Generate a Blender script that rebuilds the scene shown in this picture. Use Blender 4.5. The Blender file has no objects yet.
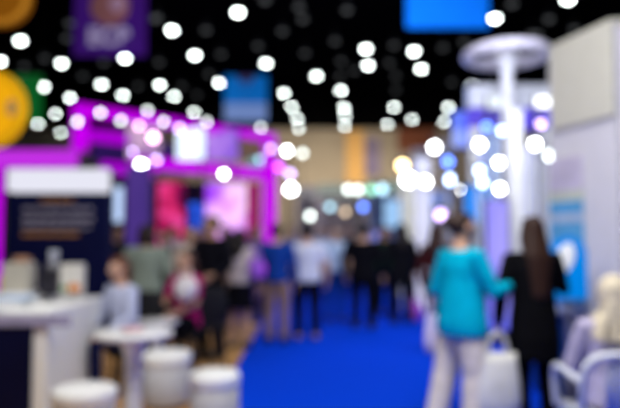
import bpy, bmesh, math, random
from mathutils import Vector, Matrix, Euler

C = bpy.context.scene.collection
scene = bpy.context.scene
R = math.radians
PI = math.pi
random.seed(7)

# ---------------------------------------------------------------- camera
FPX = 35.0 / 36.0 * 620.0
PITCH = math.atan(34.0 / FPX)
CAM_Z = 1.4
cam_data = bpy.data.cameras.new('camera')
cam = bpy.data.objects.new('camera', cam_data)
C.objects.link(cam)
cam.location = (0, 0, CAM_Z)
cam.rotation_euler = (PI / 2 + PITCH, 0, 0)
cam_data.lens = 35.0
cam_data.sensor_width = 36.0
cam_data.clip_start = 0.05
cam_data.clip_end = 200
cam_data.dof.use_dof = True
cam_data.dof.focus_distance = 0.90
cam_data.dof.aperture_fstop = 1.50
scene.camera = cam

# ---------------------------------------------------------------- world, exposure
w = bpy.data.worlds.new('hall_air')
scene.world = w
w.use_nodes = True
w.node_tree.nodes['Background'].inputs[0].default_value = (0.72, 0.80, 1.0, 1)
w.node_tree.nodes['Background'].inputs[1].default_value = 0.035
vs = scene.view_settings
vs.view_transform = 'Standard'
vs.look = 'None'
vs.gamma = 1.0
vs.exposure = 0.0
vs.use_curve_mapping = False
cy = scene.cycles
cy.use_adaptive_sampling = False
cy.use_denoising = True
cy.sampling_pattern = 'TABULATED_SOBOL'
cy.denoiser = 'OPENIMAGEDENOISE'
cy.denoising_input_passes = 'RGB_ALBEDO_NORMAL'
cy.max_bounces = 5
cy.diffuse_bounces = 3
cy.glossy_bounces = 3
cy.caustics_reflective = False
cy.caustics_refractive = False
cy.sample_clamp_indirect = 4.0


def area(name, loc, target, size, power, color=(1, 1, 1), size_y=None):
    d = bpy.data.lights.new(name, 'AREA')
    d.energy = power
    d.color = color
    d.shape = 'RECTANGLE'
    d.size = size
    d.size_y = size_y or size
    o = bpy.data.objects.new(name, d)
    C.objects.link(o)
    o.location = loc
    v = Vector(target) - Vector(loc)
    o.rotation_euler = v.to_track_quat('-Z', 'Y').to_euler()
    return o


# hall lighting: area lights stand in for ceiling and stand lamps, with fills added
area('hall_light_bank', (0.5, 2.5, 6.5), (0.5, 4.5, 0), 4.0, 165, (1.0, 0.98, 0.96))
area('hall_light_bank_far', (0.5, 9.0, 8.4), (0.5, 12.5, 0), 5.0, 120, (0.95, 0.97, 1.0))
area('stand_light_left', (-2.6, 2.6, 3.8), (-2.0, 4.6, 0.6), 1.2, 52, (1.0, 0.97, 0.93))
area('stand_light_right', (0.6, 2.4, 3.9), (2.3, 5.0, 1.0), 1.4, 125, (0.97, 0.96, 1.0))
bw = area('back_wall_fill', (1.0, 31.0, 6.6), (1.0, 44.0, 4.2), 16.0, 620, (1.0, 0.90, 0.76), 1.5)  # unseen fill added to brighten the far wall, facing away from the camera
bw.data.spread = R(75)
area('far_stall_fill', (1.5, 15.5, 9.0), (1.8, 23.0, 1.5), 6.0, 520, (0.90, 0.93, 1.0))  # invisible fill added to lift the far stalls
area('pavilion_fill', (-3.0, 15.0, 4.4), (-2.6, 19.0, 0.5), 2.0, 60, (0.75, 0.25, 1.0))  # violet fill added inside the pavilion, no fixture there
area('booth_fill_back', (2.2, 6.6, 3.9), (3.0, 10.0, 2.2), 1.6, 115, (0.80, 0.86, 1.0))  # added fill that whitens the ring canopy booth
area('blue_stall_glow', (1.8, 12.0, 3.8), (1.4, 8.6, 0.0), 2.0, 60, (0.25, 0.40, 1.0))


# ---------------------------------------------------------------- pixel <-> place
def at(px, py, Y):
    u = (px - 310.0) / FPX
    v = (204.0 - py) / FPX
    d = Vector((u, math.cos(PITCH) - v * math.sin(PITCH), math.sin(PITCH) + v * math.cos(PITCH)))
    return Vector((0, 0, CAM_Z)) + d * (Y / d.y)


def on_plane(px, py, Z):
    a = at(px, py, 1.0) - Vector((0, 0, CAM_Z))
    return Vector((0, 0, CAM_Z)) + a * ((Z - CAM_Z) / a.z)


# ---------------------------------------------------------------- materials
MATS = {}


def mat(name, color, rough=0.6, metal=0.0, var=0.12, scale=6.0, bump=0.0, spec=None):
    if name in MATS:
        return MATS[name]
    m = bpy.data.materials.new(name)
    m.use_nodes = True
    nt = m.node_tree
    b = nt.nodes['Principled BSDF']
    b.inputs['Roughness'].default_value = rough
    b.inputs['Metallic'].default_value = metal
    if spec is None:
        spec = 0.5 if rough < 0.45 else (0.25 if rough < 0.75 else 0.04)
    b.inputs['Specular IOR Level'].default_value = spec
    tc = nt.nodes.new('ShaderNodeTexCoord')
    nz = nt.nodes.new('ShaderNodeTexNoise')
    nz.inputs['Scale'].default_value = scale
    nz.inputs['Detail'].default_value = 3
    nt.links.new(tc.outputs['Object'], nz.inputs['Vector'])
    rp = nt.nodes.new('ShaderNodeValToRGB')
    rp.color_ramp.elements[0].position = 0.3
    rp.color_ramp.elements[1].position = 0.7
    rp.color_ramp.elements[0].color = tuple(c * (1 - var) for c in color) + (1,)
    rp.color_ramp.elements[1].color = tuple(min(1, c * (1 + var)) for c in color) + (1,)
    nt.links.new(nz.outputs['Fac'], rp.inputs['Fac'])
    nt.links.new(rp.outputs['Color'], b.inputs['Base Color'])
    if bump:
        bp = nt.nodes.new('ShaderNodeBump')
        bp.inputs['Strength'].default_value = bump
        nt.links.new(nz.outputs['Fac'], bp.inputs['Height'])
        nt.links.new(bp.outputs['Normal'], b.inputs['Normal'])
    MATS[name] = m
    return m


def glow(name, color, strength):
    if name in MATS:
        return MATS[name]
    m = bpy.data.materials.new(name)
    m.use_nodes = True
    nt = m.node_tree
    nt.nodes.clear()
    o = nt.nodes.new('ShaderNodeOutputMaterial')
    e = nt.nodes.new('ShaderNodeEmission')
    e.inputs['Color'].default_value = tuple(color) + (1,)
    e.inputs['Strength'].default_value = strength
    nt.links.new(e.outputs[0], o.inputs[0])
    MATS[name] = m
    return m


def screen_mat(name, cols, scale, strength, stretch=(1, 1, 1), seed=0.0):
    """moving picture on an LED screen: soft patches of the screen's own colours"""
    m = bpy.data.materials.new(name)
    m.use_nodes = True
    nt = m.node_tree
    nt.nodes.clear()
    o = nt.nodes.new('ShaderNodeOutputMaterial')
    e = nt.nodes.new('ShaderNodeEmission')
    tc = nt.nodes.new('ShaderNodeTexCoord')
    mp = nt.nodes.new('ShaderNodeMapping')
    mp.inputs['Scale'].default_value = stretch
    mp.inputs['Location'].default_value = (seed, seed * 0.7, seed * 1.3)
    nz = nt.nodes.new('ShaderNodeTexNoise')
    nz.inputs['Scale'].default_value = scale
    nz.inputs['Detail'].default_value = 1.5
    rp = nt.nodes.new('ShaderNodeValToRGB')
    n = len(cols)
    while len(rp.color_ramp.elements) < n:
        rp.color_ramp.elements.new(0.5)
    for i, c in enumerate(cols):
        rp.color_ramp.elements[i].position = 0.32 + 0.36 * i / (n - 1)
        rp.color_ramp.elements[i].color = tuple(c) + (1,)
    nt.links.new(tc.outputs['Object'], mp.inputs['Vector'])
    nt.links.new(mp.outputs['Vector'], nz.inputs['Vector'])
    nt.links.new(nz.outputs['Fac'], rp.inputs['Fac'])
    nt.links.new(rp.outputs['Color'], e.inputs['Color'])
    e.inputs['Strength'].default_value = strength
    nt.links.new(e.outputs[0], o.inputs[0])
    return m


def wood_mat():
    m = bpy.data.materials.new('oak_laminate')
    m.use_nodes = True
    nt = m.node_tree
    b = nt.nodes['Principled BSDF']
    b.inputs['Roughness'].default_value = 0.7
    b.inputs['Specular IOR Level'].default_value = 0.1
    tc = nt.nodes.new('ShaderNodeTexCoord')
    br = nt.nodes.new('ShaderNodeTexBrick')
    br.inputs['Scale'].default_value = 1.0
    br.inputs['Brick Width'].default_value = 1.2
    br.inputs['Row Height'].default_value = 0.14
    br.inputs['Mortar Size'].default_value = 0.004
    br.inputs['Color1'].default_value = (0.62, 0.34, 0.13, 1)
    br.inputs['Color2'].default_value = (0.50, 0.26, 0.09, 1)
    br.inputs['Mortar'].default_value = (0.12, 0.06, 0.03, 1)
    mp = nt.nodes.new('ShaderNodeMapping')
    mp.inputs['Rotation'].default_value = (0, 0, PI / 2)
    nt.links.new(tc.outputs['Object'], mp.inputs['Vector'])
    nt.links.new(mp.outputs['Vector'], br.inputs['Vector'])
    nt.links.new(br.outputs['Color'], b.inputs['Base Color'])
    return m


# ---------------------------------------------------------------- mesh collector
class MB:
    def __init__(self):
        self.bm = bmesh.new()

    def box(self, c, s, rz=0.0, bevel=0.0, rx=0.0, ry=0.0):
        r = bmesh.ops.create_cube(self.bm, size=1.0)
        vs_ = r['verts']
        bmesh.ops.scale(self.bm, verts=vs_, vec=s)
        if bevel:
            es = {e for v in vs_ for e in v.link_edges}
            rb = bmesh.ops.bevel(self.bm, geom=list(es), offset=bevel, segments=2, affect='EDGES', profile=0.6)
            vs_ = list({v for f in rb['faces'] for v in f.verts} | {v for v in vs_ if v.is_valid})
        M = Matrix.Translation(c) @ Euler((rx, ry, rz)).to_matrix().to_4x4()
        bmesh.ops.transform(self.bm, matrix=M, verts=vs_)
        return self

    def lathe(self, prof, c=(0, 0, 0), n=32, rot=None, sx=1.0, sy=1.0):
        rings = []
        M = Matrix.Translation(c) @ (rot.to_matrix().to_4x4() if rot else Matrix.Identity(4))
        for (r, z) in prof:
            if r < 1e-5:
                rings.append([self.bm.verts.new(M @ Vector((0, 0, z)))])
            else:
                rings.append([self.bm.verts.new(M @ Vector((r * sx * math.cos(2 * PI * k / n), r * sy * math.sin(2 * PI * k / n), z))) for k in range(n)])
        for a, b in zip(rings, rings[1:]):
            for k in range(n):
                k2 = (k + 1) % n
                if len(a) == 1 and len(b) == 1:
                    continue
                if len(a) == 1:
                    self.bm.faces.new((a[0], b[k], b[k2]))
                elif len(b) == 1:
                    self.bm.faces.new((a[k], b[0], a[k2]))
                else:
                    self.bm.faces.new((a[k], b[k], b[k2], a[k2]))
        if len(rings[0]) > 1 and (prof[0] != prof[-1]):
            self.bm.faces.new(rings[0])
        if len(rings[-1]) > 1 and (prof[0] != prof[-1]):
            self.bm.faces.new(list(reversed(rings[-1])))
        return self

    def ball(self, c, r, n=20, m=12, rot=None):
        rx, ry, rz = r if hasattr(r, '__len__') else (r, r, r)
        M = Matrix.Translation(c) @ (rot.to_matrix().to_4x4() if rot else Matrix.Identity(4))
        rings = []
        for i in range(m + 1):
            t = PI * i / m
            if i in (0, m):
                rings.append([self.bm.verts.new(M @ Vector((0, 0, -rz * math.cos(t))))])
            else:
                rings.append([self.bm.verts.new(M @ Vector((rx * math.sin(t) * math.cos(2 * PI * k / n), ry * math.sin(t) * math.sin(2 * PI * k / n), -rz * math.cos(t)))) for k in range(n)])
        for a, b in zip(rings, rings[1:]):
            for k in range(n):
                k2 = (k + 1) % n
                if len(a) == 1:
                    self.bm.faces.new((a[0], b[k2], b[k]))
                elif len(b) == 1:
                    self.bm.faces.new((a[k], a[k2], b[0]))
                else:
                    self.bm.faces.new((a[k], a[k2], b[k2], b[k]))
        return self

    def tube(self, pts, rad, n=14, side=None, caps='round', closed=False):
        """lofted tube through pts; rad per point, a number or (across, deep)"""
        P = [Vector(p) for p in pts]
        rr = [(r if hasattr(r, '__len__') else (r, r)) for r in rad]
        m = len(P)
        T = []
        for i in range(m):
            if closed:
                t = P[(i + 1) % m] - P[i - 1]
            else:
                t = P[min(i + 1, m - 1)] - P[max(i - 1, 0)]
            T.append(t.normalized())
        s = Vector(side) if side else (Vector((1, 0, 0)) if abs(T[0].x) < 0.8 else Vector((0, 1, 0)))
        rings = []
        if caps == 'round' and not closed:
            newP, newR, newT = [], [], []
            for end in (0, -1):
                seq = []
                t = T[end] * (-1 if end == 0 else 1)
                rm = min(rr[end])
                for a in (75, 50, 25):
                    seq.append((P[end] + t * rm * math.sin(R(a)) * 0.8, (rr[end][0] * math.cos(R(a)), rr[end][1] * math.cos(R(a))), T[end]))
                if end == 0:
                    pre = seq
                else:
                    post = list(reversed(seq))
            P = [q[0] for q in pre] + P + [q[0] for q in post]
            rr = [q[1] for q in pre] + rr + [q[1] for q in post]
            T = [q[2] for q in pre] + T + [q[2] for q in post]
        for p, r, t in zip(P, rr, T):
            s2 = (s - t * s.dot(t))
            if s2.length < 1e-4:
                s2 = t.orthogonal()
            s2.normalize()
            s = s2
            u = t.cross(s2)
            rings.append([self.bm.verts.new(p + s2 * r[0] * math.cos(2 * PI * k / n) + u * r[1] * math.sin(2 * PI * k / n)) for k in range(n)])
        pairs = list(zip(rings, rings[1:])) + ([(rings[-1], rings[0])] if closed else [])
        for a, b in pairs:
            for k in range(n):
                k2 = (k + 1) % n
                self.bm.faces.new((a[k], a[k2], b[k2], b[k]))
        if not closed:
            self.bm.faces.new(list(reversed(rings[0])))
            self.bm.faces.new(rings[-1])
        return self

    def prism(self, pts2, depth, M=None):
        """outline in x,z extruded along y by depth (centred)"""
        M = M or Matrix.Identity(4)
        a = [self.bm.verts.new(M @ Vector((x, -depth / 2, z))) for x, z in pts2]
        b = [self.bm.verts.new(M @ Vector((x, depth / 2, z))) for x, z in pts2]
        n = len(a)
        self.bm.faces.new(a)
        self.bm.faces.new(list(reversed(b)))
        for k in range(n):
            k2 = (k + 1) % n
            self.bm.faces.new((a[k2], a[k], b[k], b[k2]))
        return self

    def build(self, name, material, parent=None, smooth=False, loc=None, rz=0.0):
        bmesh.ops.recalc_face_normals(self.bm, faces=self.bm.faces)
        me = bpy.data.meshes.new(name)
        self.bm.to_mesh(me)
        self.bm.free()
        if smooth:
            me.polygons.foreach_set('use_smooth', [True] * len(me.polygons))
        o = bpy.data.objects.new(name, me)
        C.objects.link(o)
        me.materials.append(material)
        if parent:
            o.parent = parent
        if loc is not None:
            o.location = loc
        o.rotation_euler.z = rz
        return o


def tag(o, label=None, cat=None, group=None, kind=None):
    if label:
        o['label'] = label
    if cat:
        o['category'] = cat
    if group:
        o['group'] = group
    if kind:
        o['kind'] = kind
    return o


def empty(name, loc, rz=0.0):
    o = bpy.data.objects.new(name, None)
    C.objects.link(o)
    o.empty_display_size = 0.1
    o.location = loc
    o.rotation_euler.z = rz
    return o


def copy_tree(o, parent=None):
    c = o.copy()
    C.objects.link(c)
    if parent:
        c.parent = parent
    for ch in list(o.children):
        copy_tree(ch, c)
    return c


# palette
white = mat('white_laminate', (0.80, 0.80, 0.80), 0.35, var=0.03)
offwhite = mat('offwhite_board', (0.72, 0.71, 0.68), 0.6, var=0.03)
lilac_white = mat('lilac_white_board', (0.72, 0.71, 0.77), 0.6, var=0.03)
cream = mat('cream_fascia', (0.64, 0.63, 0.54), 0.6, var=0.03)
black = mat('black_paint', (0.008, 0.008, 0.01), 0.7)
dark_metal = mat('dark_metal', (0.03, 0.03, 0.035), 0.45, 0.6)
grey_metal = mat('grey_metal', (0.35, 0.35, 0.37), 0.35, 0.8)
chrome = mat('chrome', (0.8, 0.8, 0.82), 0.15, 1.0, var=0.02)
navy = mat('navy_laminate', (0.003, 0.004, 0.030), 0.5, var=0.1, spec=0.1)
magenta_led = glow('magenta_led', (0.58, 0.0, 0.86), 1.0)
white_led = glow('white_led', (0.93, 0.96, 1.0), 1.5)
lamp_glass = glow('lamp_glass', (0.90, 1.0, 0.96), 20.0)
lamp_idle = glow('lamp_idle', (0.9, 0.95, 1.0), 0.11)

# ---------------------------------------------------------------- the hall
HZ = 9.45
floor_mat = mat('grey_concrete', (0.07, 0.07, 0.09), 0.5, scale=1.5)
tag(MB().box((0, 20, -0.15), (64, 56, 0.2)).build('floor', floor_mat), kind='structure')
tag(MB().box((0, 20, HZ + 0.1), (64, 56, 0.2)).build('ceiling', mat('black_ceiling', (0.003, 0.003, 0.004), 0.95, spec=0.0)), kind='structure')
wall_m = mat('beige_wall', (0.40, 0.33, 0.24), 0.8, scale=0.6, var=0.08)
tag(MB().box((0, 44.2, 4.6), (64, 0.4, 9.7)).build('wall_back', wall_m), kind='structure')
dark_wall = mat('dark_hall_wall', (0.03, 0.03, 0.035), 0.9)
tag(MB().box((-32, 20, 4.6), (0.4, 56, 9.7)).build('wall_left', dark_wall), kind='structure')
tag(MB().box((32, 20, 4.6), (0.4, 56, 9.7)).build('wall_right', dark_wall), kind='structure')
# pilaster, framed hanging and a brown panel on the far wall
a, b = at(346, 128, 43.6), at(364, 128, 43.6)
tag(MB().box(((a.x + b.x) / 2, 43.75, 4.6), (b.x - a.x, 0.5, 9.3), bevel=0.03).build('trim_1', mat('ochre_paint', (0.75, 0.42, 0.13), 0.7)), kind='structure')
a, b = at(398, 122, 43.9), at(436, 152, 43.9)
tag(MB().box(((a.x + b.x) / 2, 43.85, (a.z + b.z) / 2), (b.x - a.x, 0.3, a.z - b.z)).build('trim_2', mat('russet_panel', (0.22, 0.075, 0.04), 0.8)), kind='structure')


def rect(name, label, cat, x0, y0, x1, y1, Y, m, depth=0.05, group=None, frame=None, bevel=0.0):
    a, b = at(x0, y0, Y), at(x1, y1, Y)
    c = Vector(((a.x + b.x) / 2, Y + depth / 2, b.z))
    root = empty(name, c)
    w_, h_ = b.x - a.x, a.z - b.z
    MB().box((0, 0, h_ / 2), (w_, depth, h_), bevel=bevel).build('panel', m, root)
    if frame:
        f = MB()
        t = 0.04
        f.box((0, -depth / 2, t / 2), (w_, 0.03, t)).box((0, -depth / 2, h_ - t / 2), (w_, 0.03, t))
        f.box((-w_ / 2 + t / 2, -depth / 2, h_ / 2), (t, 0.03, h_)).box((w_ / 2 - t / 2, -depth / 2, h_ / 2), (t, 0.03, h_))
        f.build('frame', frame, root)
    return tag(root, label, cat, group)


r = rect('wall_poster', 'tall pale violet poster on the far beige wall beside the ochre pilaster', 'poster', 365, 138, 380, 176, 43.8, mat('violet_grey_print', (0.27, 0.22, 0.33), 0.8, scale=0.7, var=0.4))

# raised blue aisle carpet and the laminate stand floor beside it
# the stand floor on the left stops along the carpet edge
cl = on_plane(240, 360, 0)
edge_x = cl.x
carpet_m = mat('blue_carpet', (0.0004, 0.050, 0.66), 0.95, scale=60, var=0.15, bump=0.2)
tag(MB().box(((edge_x + 4.4) / 2, 18.5, -0.025), (4.4 - edge_x, 41, 0.05)).build('aisle_carpet', carpet_m), 'bright blue carpet running along the aisle between the stands', 'carpet')
tag(MB().box(((-7.0 + edge_x) / 2, 4.9, -0.02), (edge_x + 7.0 - 0.004, 10, 0.06)).build('stand_floor', wood_mat()), 'brown laminate stand floor under the white stools and table', 'floor panel')
tag(MB().box(((-16.0 + edge_x) / 2, 24.4, -0.02), (edge_x + 16.0 - 0.004, 28.98, 0.06)).build('pavilion_floor', mat('violet_floor', (0.015, 0.012, 0.10), 0.6, spec=0.1)), 'dark violet floor under the magenta framed pavilion', 'floor panel')

# ---------------------------------------------------------------- ceiling lamps
LIT = [(238, 12), (172, 30), (20.5, 40.5), (61.5, 63), (125, 58), (44, 86.5), (101.5, 84), (70, 97.5), (123, 95), (0, 61),
       (195, 55), (266, 63), (219, 82.5), (160, 84.5), (174, 96), (284, 93), (316.5, 75.5), (292, 106.5), (366, 48.7),
       (368, 65), (414, 51), (421, 68.5), (341, 90), (344, 107), (394, 107), (448, 107), (472, 85), (495, 18), (568, -1),
       (55.5, 113.5), (61, 132.5), (38, 123.5), (194, 112), (297, 118), (299, 128), (345, 115), (344.5, 126), (387.5, 124),
       (412, 119), (444, 121.5)]
IDLE = [(67, 38), (70, 23), (45, 58), (24.5, 66), (104, 62), (83, 76), (155, 19), (138, 86), (206, 30), (282.5, 31),
        (258, 46), (299, 7), (303, 19), (221, 54), (209, 74), (182, 86), (305, 53), (265, 0), (197, 95), (157, 17),
        (159, 62), (347, 10), (335, 41), (394, 45), (341, 61), (389.5, 63), (354.5, 70.5), (443, 47.5), (464, 42),
        (452, 82), (396, 76), (396, 90), (340, 76), (512, 4), (549, 19), (537.5, 34), (531, 34), (574, 29)]
ORD = ['', 'second ', 'third ', 'fourth ', 'fifth ', 'sixth ', 'seventh ', 'eighth ', 'ninth ', 'tenth ', 'eleventh ', 'twelfth ',
       'thirteenth ', 'fourteenth ']


def make_lamp(glass):
    root = empty('ceiling_lamp', (0, 0, 0))
    MB().lathe([(0.02, 0.36), (0.07, 0.35), (0.10, 0.22), (0.15, 0.10), (0.155, 0.06), (0.13, 0.06), (0.0, 0.075)]).build('housing', dark_metal, root, True)
    MB().tube([(0, 0, 0.35), (0, 0, 0.65)], [0.012, 0.012], n=8, caps='flat').build('hanging_rod', dark_metal, root)
    MB().ball((0, 0, 0.06), (0.135, 0.135, 0.085)).build('glass_dome', glass, root, True)
    return root


def lamp_labels(L, text):
    bands = [(-99, 50, 'top'), (50, 75, 'upper middle'), (75, 100, 'lower middle'), (100, 999, 'lowest')]
    out = {}
    for lo, hi, nm in bands:
        ps = sorted([p for p in L if lo <= p[1] < hi])
        half = (len(ps) + 1) // 2
        for i, p in enumerate(ps):
            if i < half:
                s = '%sfrom the left' % ORD[i] if i else 'the leftmost'
            else:
                j = len(ps) - 1 - i
                s = '%sfrom the right' % ORD[j] if j else 'the rightmost'
            out[p] = '%s in the %s band, %s' % (text, nm, s)
    return out


for L, g, text, grp in ((LIT, lamp_glass, 'lit white round ceiling lamp', 'lit lamps across the dark ceiling'),
                        (IDLE, lamp_idle, 'dim grey round ceiling lamp', 'dim lamps between the lit ones on the ceiling')):
    proto = make_lamp(g)
    lab = lamp_labels(L, text)
    for i, p in enumerate(L):
        o = proto if i == 0 else copy_tree(proto)
        q = on_plane(p[0], p[1], HZ - 0.6)
        if q.y > 43.3:
            q = at(p[0], p[1], 43.3)
        o.location = (q.x, q.y, q.z - 0.06)
        tag(o, lab[p], 'lamp', grp)
        if q.y > 43.2:
            ch = [c for c in o.children if c.name.startswith('hanging_rod')][0]
            # a longer rod for the lamps that hang lower by the far wall
            ch.data = ch.data.copy()
            top = HZ - o.location.z
            for v in ch.data.vertices:
                if v.co.z > 0.5:
                    v.co.z = top

# ---------------------------------------------------------------- hanging banners
def banner(name, label, x0, y0, x1, y1, Y, m, group=None):
    a, b = at(x0, y0, Y), at(x1, y1, Y)
    cx = (a.x + b.x) / 2
    w_, h_ = b.x - a.x, a.z - b.z
    root = empty(name, (cx, Y, b.z))
    MB().box((0, 0, h_ / 2), (w_, 0.03, h_)).build('fabric', m, root)
    MB().tube([(-w_ / 2 - 0.03, 0, h_), (w_ / 2 + 0.03, 0, h_)], [0.03, 0.03], n=8).build('top_rail', grey_metal, root)
    for s in (-1, 1):
        MB().tube([(s * w_ * 0.42, 0, h_), (s * w_ * 0.42, 0, HZ - b.z)], [0.008, 0.008], n=6, caps='flat').build('cable', dark_metal, root)
    tag(root, label, 'banner', group)
    return root, w_, h_


def text_part(s, size, m, parent, loc, name='lettering', rz=0.0, bold=0.0):
    cu = bpy.data.curves.new(name, 'FONT')
    cu.body = s
    cu.size = size
    cu.align_x = 'CENTER'
    cu.align_y = 'CENTER'
    cu.extrude = 0.006
    cu.offset = bold
    tmp = bpy.data.objects.new('tmp', cu)
    me = bpy.data.meshes.new_from_object(tmp)
    bpy.data.objects.remove(tmp)
    o = bpy.data.objects.new(name, me)
    C.objects.link(o)
    me.materials.clear()
    me.materials.append(m)
    o.parent = parent
    o.location = loc
    o.rotation_euler = (PI / 2, 0, rz)
    return o


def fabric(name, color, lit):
    """printed surface; glow of its own colour put in place of light on it"""
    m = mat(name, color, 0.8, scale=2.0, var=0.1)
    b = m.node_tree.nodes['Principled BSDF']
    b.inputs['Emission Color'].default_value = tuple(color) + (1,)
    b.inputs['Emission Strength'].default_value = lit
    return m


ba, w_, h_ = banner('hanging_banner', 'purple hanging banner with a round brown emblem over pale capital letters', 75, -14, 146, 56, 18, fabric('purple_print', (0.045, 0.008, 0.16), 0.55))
k = w_ / 74.0
MB().lathe([(0, -0.01), (20 * k, -0.01), (20 * k, 0.01), (0, 0.01)], (-0.5 * k, -0.03, h_ - 22 * k), rot=Euler((PI / 2, 0, 0))).build('emblem', fabric('brown_emblem', (0.19, 0.075, 0.08), 0.6), ba, True)
MB().lathe([(0, -0.01), (8 * k, -0.01), (8 * k, 0.01), (0, 0.01)], (7 * k, -0.05, h_ - 19 * k), rot=Euler((PI / 2, 0, 0))).build('emblem_spot', fabric('mauve_emblem', (0.22, 0.13, 0.20), 0.9), ba, True)
text_part('ECB', 25 * k, fabric('pale_print', (0.42, 0.36, 0.55), 0.45), ba, (-0.5 * k, -0.03, 19 * k), bold=0.03)

ba, w_, h_ = banner('hanging_banner', 'narrow blue hanging banner with a pale foot, above the magenta framed pavilion', 225, 60, 267, 121, 29.5, fabric('blue_print', (0.003, 0.10, 0.36), 0.9))  # print emission raised to make up for little light on the banner
k = w_ / 43.0
MB().box((0, -0.025, 9 * k), (w_, 0.012, 18 * k)).build('pale_foot', fabric('pale_blue_print', (0.13, 0.20, 0.42), 0.9), ba)
MB().lathe([(0, -0.01), (9.5 * k, -0.01), (9.5 * k, 0.01), (0, 0.01)], (0, -0.03, 47 * k), rot=Euler((PI / 2, 0, 0)), sy=0.8).build('emblem', fabric('mauve_print', (0.22, 0.16, 0.42), 0.7), ba, True)
MB().tube([(4 * k, -0.03, 41 * k), (1 * k, -0.03, 34 * k), (-4 * k, -0.03, 30 * k)], [0.04, 0.03, 0.02], n=8).build('emblem_tail', fabric('mauve_print', (0, 0, 0), 0), ba, True)

banner('hanging_banner', 'wide plain bright blue hanging banner cut by the photo top', 406, -20, 489, 28, 18, fabric('bright_blue_print', (0.002, 0.11, 0.58), 0.9))
banner('hanging_banner', 'small green hanging banner behind the yellow round sign', 8, 75, 41, 122, 20, fabric('green_print', (0.004, 0.12, 0.02), 0.7))


def drum_sign(label, px, py, rpx, Y, m_face, m_rim, badge=None):
    c = at(px, py, Y)
    r_ = rpx * Y / FPX
    root = empty('round_sign', c)
    prof = [(0, -0.14), (r_ * 0.80, -0.14), (r_ * 0.93, -0.11), (r_, -0.04), (r_, 0.04), (r_ * 0.93, 0.11), (r_ * 0.8, 0.14), (0, 0.14)]
    MB().lathe(prof, rot=Euler((PI / 2, 0, 0)), n=48).build('drum', m_face, root, True)
    MB().tube([(r_ * 0.93 * math.cos(t * PI / 24), -0.12, r_ * 0.93 * math.sin(t * PI / 24)) for t in range(48)], [r_ * 0.08] * 48, n=8, closed=True).build('rim', m_rim, root, True)
    MB().tube([(0, 0, r_ * 0.95), (0, 0, HZ - c.z)], [0.01, 0.01], n=6, caps='flat').build('cable', dark_metal, root)
    if badge:
        MB().lathe([(0, -0.01), (r_ * 0.13, -0.01), (r_ * 0.13, 0.01), (0, 0.01)], (r_ * 0.75, -0.15, -r_ * 0.02), rot=Euler((PI / 2, 0, 0)), sy=1.6).build('badge', badge, root, True)
    return tag(root, label, 'sign')


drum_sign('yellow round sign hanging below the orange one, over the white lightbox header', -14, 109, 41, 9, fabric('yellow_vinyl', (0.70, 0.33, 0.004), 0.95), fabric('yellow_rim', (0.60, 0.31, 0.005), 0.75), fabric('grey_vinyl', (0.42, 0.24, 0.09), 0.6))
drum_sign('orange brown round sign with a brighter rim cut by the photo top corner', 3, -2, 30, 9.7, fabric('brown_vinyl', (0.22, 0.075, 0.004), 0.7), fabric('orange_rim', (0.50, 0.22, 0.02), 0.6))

# ---------------------------------------------------------------- magenta pavilion
A = Vector((at(80, 105, 16).x, 16.0, 0))
B = Vector((at(270, 133, 20.6).x, 20.6, 0))
dirAB = (B - A).normalized()
ang = math.atan2(dirAB.y, dirAB.x)
LAB = (B - A).length
pav = empty('light_pavilion', A, ang)


def pbox(name, x0, x1, z0, z1, m, y0=-0.17, y1=0.17):
    return MB().box(((x0 + x1) / 2, (y0 + y1) / 2, (z0 + z1) / 2), (x1 - x0, y1 - y0, z1 - z0), bevel=0.02).build(name, m, pav)


pbox('top_beam', -0.14, LAB + 0.16, 4.72, 4.98, magenta_led)
pbox('lower_beam', 1.6, LAB + 0.16, 3.40, 3.74, magenta_led)
pbox('corner_post', -0.14, 0.18, 3.7, 4.72, magenta_led)
pbox('corner_post_foot', -0.16, 0.16, 0.0, 3.7, dark_metal)
pbox('right_post', LAB - 0.18, LAB + 0.16, 0.0, 4.72, magenta_led)
pbox('inner_beam', 0.3, 1.7, 4.15, 4.48, glow('dim_magenta_led', (0.50, 0.0, 0.80), 0.8), 0.6, 0.95)
pbox('rear_beam', 1.0, 2.6, 3.25, 3.60, glow('dim_magenta_led', (0, 0, 0), 0), 0.6, 0.9)
pbox('back_wall', 0.6, LAB, 0.0, 3.35, mat('pavilion_black', (0.012, 0.008, 0.03), 0.7), 2.2, 2.3)
pbox('side_wall', 0.55, 0.65, 0.0, 3.2, mat('pavilion_navy', (0.02, 0.02, 0.12), 0.7), 0.3, 2.2)
pbox('upper_wall', 1.2, LAB - 1.7, 3.75, 4.55, mat('pavilion_indigo', (0.06, 0.03, 0.20), 0.7), 1.9, 2.0)
tag(pav, 'open exhibition pavilion framed by glowing magenta beams and posts', 'pavilion')


def screen(label, x0, y0, x1, y1, Y, m, name='led_screen', stand=True):
    a, b = at(x0, y0, Y), at(x1, y1, Y)
    w_, h_ = b.x - a.x, a.z - b.z
    z0 = b.z
    root = empty(name, ((a.x + b.x) / 2, Y, 0 if stand else z0))
    off = z0 if stand else 0
    MB().box((0, 0.06, off + h_ / 2), (w_ + 0.04, 0.1, h_ + 0.04), bevel=0.01).build('casing', dark_metal, root)
    MB().box((0, 0, off + h_ / 2), (w_, 0.03, h_)).build('display', m, root)
    if stand and z0 > 0.02:
        for s in (-1, 1):
            MB().tube([(s * w_ * 0.4, 0.07, 0), (s * w_ * 0.4, 0.07, z0)], [0.03, 0.03], n=8, caps='flat').build('support', dark_metal, root)
        MB().box((0, 0.07, 0.02), (w_, 0.18, 0.04)).build('base', dark_metal, root)
    return tag(root, label, 'screen')


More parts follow.
